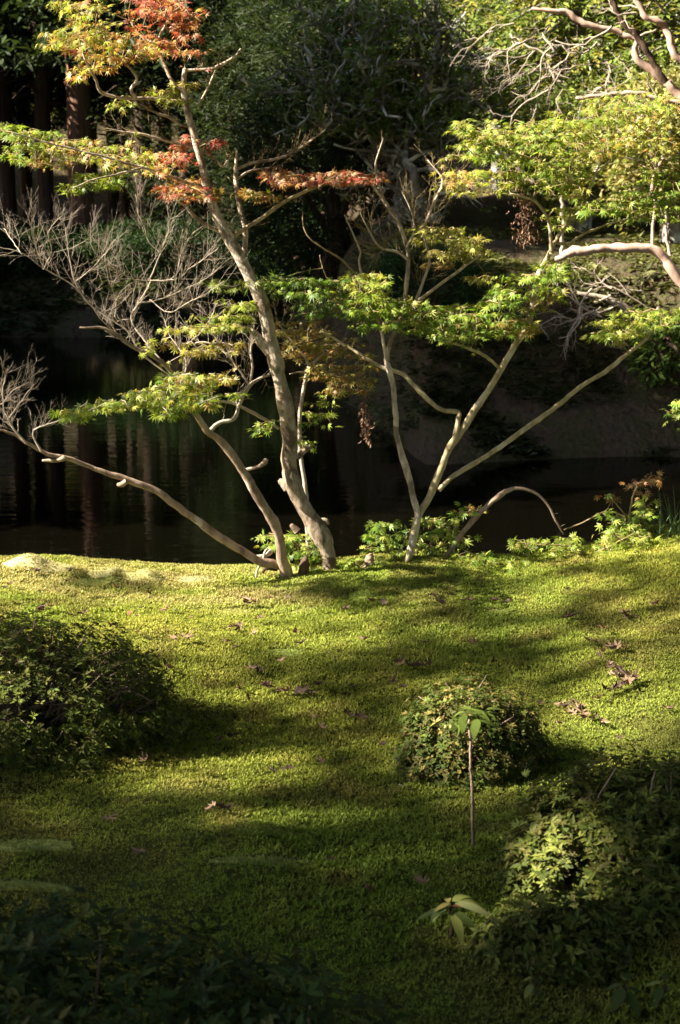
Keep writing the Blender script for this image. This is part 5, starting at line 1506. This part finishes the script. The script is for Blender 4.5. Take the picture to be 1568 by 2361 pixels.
# ferns and grass on the bank
mb = MB(); n = 12000
x = rng.uniform(0.1, 6, n); y = 11.8 + 5.0 * rng.random(n) ** 1.6
z = H(x, y); ok = (z > WATER + 0.03) & (vnoise(x * 2.2, y * 2.2, 91) > 0.45 - 0.2 * smooth(12.8, 13.6, y)); x, y, z = x[ok], y[ok], z[ok]; k = len(x)
for j in range(6):
    a = rng.uniform(0, 6.28, k)
    f = np.stack([np.cos(a) * 0.7, np.sin(a) * 0.7, 0.7 + 0 * a], -1); rot = frames(rng.normal(0, 0.3, (k, 3)) + np.array([0, 0, 1.0]), unit(f))
    stamp(mb, DIA_V, DIA_F, np.stack([x, y, z], -1) + rng.normal(0, 0.03, (k, 3)) * np.array([1, 1, 0.3]), rot, rng.uniform(0.05, 0.12, k), (np.array([0.04, 0.05, 0.016]) + np.array([0.09, 0.085, 0.03]) * smooth(12.6, 13.8, y)[:, None]) * rng.uniform(0.5, 1.5, (k, 1)))  # colour brightened up the slope to stand for sunlit grass
n = 5000
x = rng.uniform(-9, 0.6, n); y = 23.6 + 6.0 * rng.random(n); z = H(x, y); ok = (z > WATER + 0.05) & (vnoise(x * 1.4, y * 1.4, 93) > 0.35); x, y, z = x[ok], y[ok], z[ok]; k = len(x)
for j in range(6):
    a = rng.uniform(0, 6.28, k)
    f = np.stack([np.cos(a) * 0.7, np.sin(a) * 0.7, 0.8 + 0 * a], -1); rot = frames(rng.normal(0, 0.3, (k, 3)) + np.array([0, 0, 1.0]), unit(f))
    stamp(mb, DIA_V, DIA_F, np.stack([x, y, z], -1) + rng.normal(0, 0.05, (k, 3)) * np.array([1, 1, 0.3]), rot, rng.uniform(0.10, 0.24, k), np.array([0.045, 0.06, 0.018]) * rng.uniform(0.5, 1.5, (k, 1)))
tag(mb.build('bank_undergrowth', M_FAR, None, None, False), kind='stuff')

# ------------------------------------------------------------------ unseen trees outside the frame, placed and shaped to shade the garden
def lit_fraction(x, y):
    """how open the crowns are along the sun ray that reaches the lawn at (x, y)"""
    X = np.zeros_like(x); Y = np.zeros_like(x)
    # world -> photo reading on the ground plane
    cp, sp = math.cos(PITCH), math.sin(PITCH)
    zc = y * cp + CAMH * sp
    vc = (y * sp - CAMH * cp) / zc
    X = 784 + x / zc / TH * 784
    Y = 1180.5 - vc / TV * 1180.5
    T = np.interp(Y, [1290, 1440, 1500, 1560, 1640, 1760, 1900, 1990, 2060, 2300], [1.0, 0.97, 0.75, 0.5, 0.26, 0.20, 0.13, 0.05, 0.015, 0.008])
    T = np.where(Y < 1600, T * (1 - 0.42 * smooth(620, 760, X) * smooth(1335, 1360, Y)), T)

    def blob(cx, cy, rx, ry, v, soft=0.6):
        nonlocal T
        q = ((X - cx) / rx) ** 2 + ((Y - cy) / ry) ** 2
        w_ = np.clip((1.3 - q) / soft, 0, 1)
        T = T * (1 - w_) + v * w_
    blob(1400, 1650, 200, 70, 0.97); blob(1250, 1585, 150, 22, 0.55); blob(1530, 1570, 90, 60, 0.75); blob(1560, 1730, 90, 50, 0.5)
    blob(770, 1356, 120, 16, 0.18); blob(1040, 1358, 110, 13, 0.22); blob(640, 1420, 60, 8, 0.5); blob(1490, 1352, 110, 14, 0.25)
    blob(950, 1452, 150, 18, 0.25); blob(1100, 1525, 240, 28, 0.16); blob(1350, 1440, 130, 12, 0.4); blob(800, 1500, 110, 16, 0.3)
    blob(990, 1424, 110, 9, 0.95); blob(745, 1472, 60, 10, 0.95); blob(1240, 1412, 80, 9, 0.85); blob(1470, 1485, 110, 14, 0.75); blob(600, 1400, 110, 14, 0.95)
    blob(300, 1345, 120, 12, 0.3); blob(330, 1470, 180, 22, 0.9)
    blob(690, 1610, 190, 60, 0.22); blob(520, 1500, 90, 12, 0.5); blob(1130, 1600, 60, 20, 0.5)
    blob(400, 1750, 150, 30, 0.55); blob(560, 1798, 80, 16, 0.5); blob(600, 1912, 110, 14, 0.8); blob(560, 1880, 80, 16, 0.35)
    blob(320, 1668, 120, 36, 0.4); blob(850, 2045, 90, 22, 0.12)
    blob(60, 1960, 150, 40, 0.22); blob(40, 2035, 120, 18, 0.3)
    def beam(cx, cy, d, r1, r2, v):
        nonlocal T
        p = P(cx, cy, d); g = p - S * (p[2] / S[2])
        q = ((x - g[0]) / r1) ** 2 + ((y - g[1]) / r2) ** 2
        w_ = np.clip((1.3 - q) / 0.6, 0, 1)
        T = T * (1 - w_) + v * w_
    yb = G(1092, 1955)[1]
    beam(1083, 1690, yb, 0.20, 0.11, 1.0); beam(1087, 1790, yb, 0.15, 0.09, 1.0); beam(1090, 1645, yb, 0.22, 0.12, 1.0)
    yb = G(1310, 2090)[1]
    beam(1265, 1985, yb, 0.20, 0.13, 1.0); beam(1255, 2050, yb - 0.05, 0.16, 0.10, 1.0)
    beam(1200, 2100, yb - 0.1, 0.11, 0.06, 0.7)
    yb = G(1075, 1815)[1]
    beam(990, 1680, yb + 0.03, 0.20, 0.12, 0.75); beam(1070, 1630, yb + 0.1, 0.26, 0.13, 1.0)
    yb = G(30, 1765)[1]
    beam(60, 1540, yb, 0.26, 0.14, 0.8); beam(180, 1600, yb - 0.1, 0.18, 0.11, 0.6); beam(60, 1640, yb - 0.15, 0.18, 0.11, 0.6)
    yb = G(1040, 2165)[1]
    beam(1080, 2055, yb, 0.15, 0.09, 1.0)
    blob(40, 2035, 90, 14, 0.35); blob(930, 2050, 60, 30, 0.16)
    return T


def canopy():
    n = 170000
    x = rng.uniform(-5.5, 3.4, n); y = rng.uniform(-0.5, 5.85, n)
    T = lit_fraction(x, y)
    tau = -np.log(np.clip(T, 0.008, 1.0))
    a_leaf = 0.0050
    need = tau * math.sin(SUN_EL) / (a_leaf * 0.5)          # leaves per square metre of lawn
    dens = n / (8.9 * 6.35)
    keep = rng.random(n) < need / dens * 1.15
    x, y = x[keep], y[keep]
    k = len(x)
    t = rng.uniform(12.5, 20.0, k) + 1.5 * (vnoise(x * 0.8, y * 0.8, 3) - 0.5)
    p = np.stack([x, y, 0 * x], -1) + S[None] * t[:, None]  # leaves hung along sun rays to lay the wanted shade on the lawn
    # rays that start off frame may put leaves inside the view; keep crowns clear of it
    ok = ~((np.abs(p[:, 0]) < 0.27 * p[:, 1] + 0.6) & (p[:, 2] < 1.5 + 0.2 * p[:, 1])) & (p[:, 2] > 2.2)
    p = p[ok]
    cx = np.quantile(p[:, 0], [0.17, 0.5, 0.83]); which = np.argmin(np.abs(p[:, 0][:, None] - cx[None]), 1)
    for j in range(3):
        q = p[which == j]
        c = q.mean(0); bx, by = c[0] + 0.2, c[1]
        base = np.array([bx, by, float(H(bx, by))])
        root = thing('shade_tree', ['tall shade tree standing nearest on the left outside the view', 'tall shade tree standing in the middle on the left outside the view', 'tall shade tree standing furthest on the left outside the view'][j], 'tree', base)
        mt = MB(); top = c[2] + 2.0
        tr = resample([[bx, by, base[2] - 0.3, 0.2], [bx, by, 2.0, 0.16], [bx + 0.1, by, c[2], 0.11], [bx, by, top, 0.03]], 0.3)
        tube(mt, tr, 10, rough=0.08); mt.build('trunk', M_CEDAR, root, base)
        mt = MB()
        for i in rng.choice(len(q), 22, replace=False):
            z0 = np.clip(q[i, 2] - 0.5 * np.linalg.norm(q[i, :2] - [bx, by]), 1.8, top)
            s0 = np.array([bx, by, z0]); m = (s0 + q[i]) / 2 + rng.normal(0, 0.15, 3)
            tube(mt, resample([[*s0, 0.022], [*m, 0.013], [*q[i], 0.005]], 0.3), 5)
        mt.build('branches', M_CEDAR, root, base)['kind'] = 'stuff'
        mb = MB(); kk = len(q)
        rot = frames(rng.normal(0, 1, (kk, 3)) + S, rng.normal(0, 1, (kk, 3)))
        stamp(mb, DIA_V * np.array([1, 2.2, 1]), DIA_F, q, rot, 0.122 * rng.uniform(0.8, 1.2, kk), np.array([0.05, 0.085, 0.02]) * rng.uniform(0.7, 1.3, (kk, 1)))
        o = mb.build('crown', M_FAR, root, base, smooth_=False); o['kind'] = 'stuff'


canopy()

GF = 'forest trees standing round the garden outside the view'  # rest of the wood, unseen trees placed and scaled to block sun and sky
fst = mound_tree('forest_tree', 'dense tall forest tree round the garden outside the view', None, -9.0, 3.4, 9.0, 3.2, 5000, DK, 0.42, 1.0, blades=5, grp=GF, dy=3.4, shell=0.35, lump=0.15)
first = True
ring = [(-9.5, 10.5, 0.70), (-11, 15.5, 0.95), (-10, 21, 0.62), (-13, 26, 0.6), (-12, 28.5, 0.72), (-16, 19, 1.0), (-18, 28, 0.95), (-22, 40, 1.0), (-15, 11.5, 1.0), (-21, 14, 1.1), (-22, 23, 1.0), (-24, 31, 1.2),
        (8.5, 24, 0.9), (11, 30, 1.1), (5, 34, 1.1), (0, 44, 1.2), (-5, 47, 1.2), (6, 44, 1.3), (12, 40, 1.3), (-11, 48, 1.3), (13, 20, 1.0), (10.5, 13, 0.9), (9.5, 7, 0.9), (9, 1, 0.9), (8, -6, 1.0), (2, -6.5, 0.95), (-4, -8, 1.0), (0.6, -0.9, 1.0), (-1.5, -4.2, 0.9), (4.3, 2.6, 0.95), (3.9, 5.6, 0.95), (6.6, 10.6, 1.1), (5.2, 7.2, 0.75), (-3, 55, 1.3), (-8, 54, 1.3), (-14, 57, 1.4), (-10.5, 58, 1.4), (-6, 59, 1.4), (-2, 58, 1.4), (2, 59, 1.4), (5.5, 57, 1.4), (9, 59, 1.4), (13, 58, 1.4), (-18, 48, 1.3), (-15, 53, 1.3), (17, 46, 1.3), (-4, 41, 0.9), (9, 50, 1.3), (1.5, 47, 1.2), (-9, -10, 1.0), (-1.0, 51, 1.3), (4, 52, 1.3)]
for i, (x, y, s_) in enumerate(ring):
    z = float(H(x, y))
    if i == 0:
        fst.location = (x, y, z); fst.scale = (s_, s_, s_)
    else:
        copy_thing(fst, (x, y, z), rng.uniform(0, 6.28), s_)

GT = 'very tall bare trunked trees whose crowns close over the garden above the view'  # high crowns added out of view to cut the skylight on the lawn
tall = mound_tree('tall_tree', 'very tall bare trunked tree with a crown high above the garden', None, 0.8, 5.0, 5.5, 10.0, 6500, DK, 0.42, 1.0, blades=5, grp=GT, dy=5.0, shell=0.2, lump=0.15)
for i, (x, y) in enumerate([(-2.8, 0.8), (-3.7, 5.85), (3.6, 4.0), (1.5, -3.4), (-3.2, -4.5), (6.5, 8.0)]):
    z = float(H(x, y))
    if i == 0: tall.location = (x, y, z)
    else: copy_thing(tall, (x, y, z), rng.uniform(0, 6.28), 1.0)
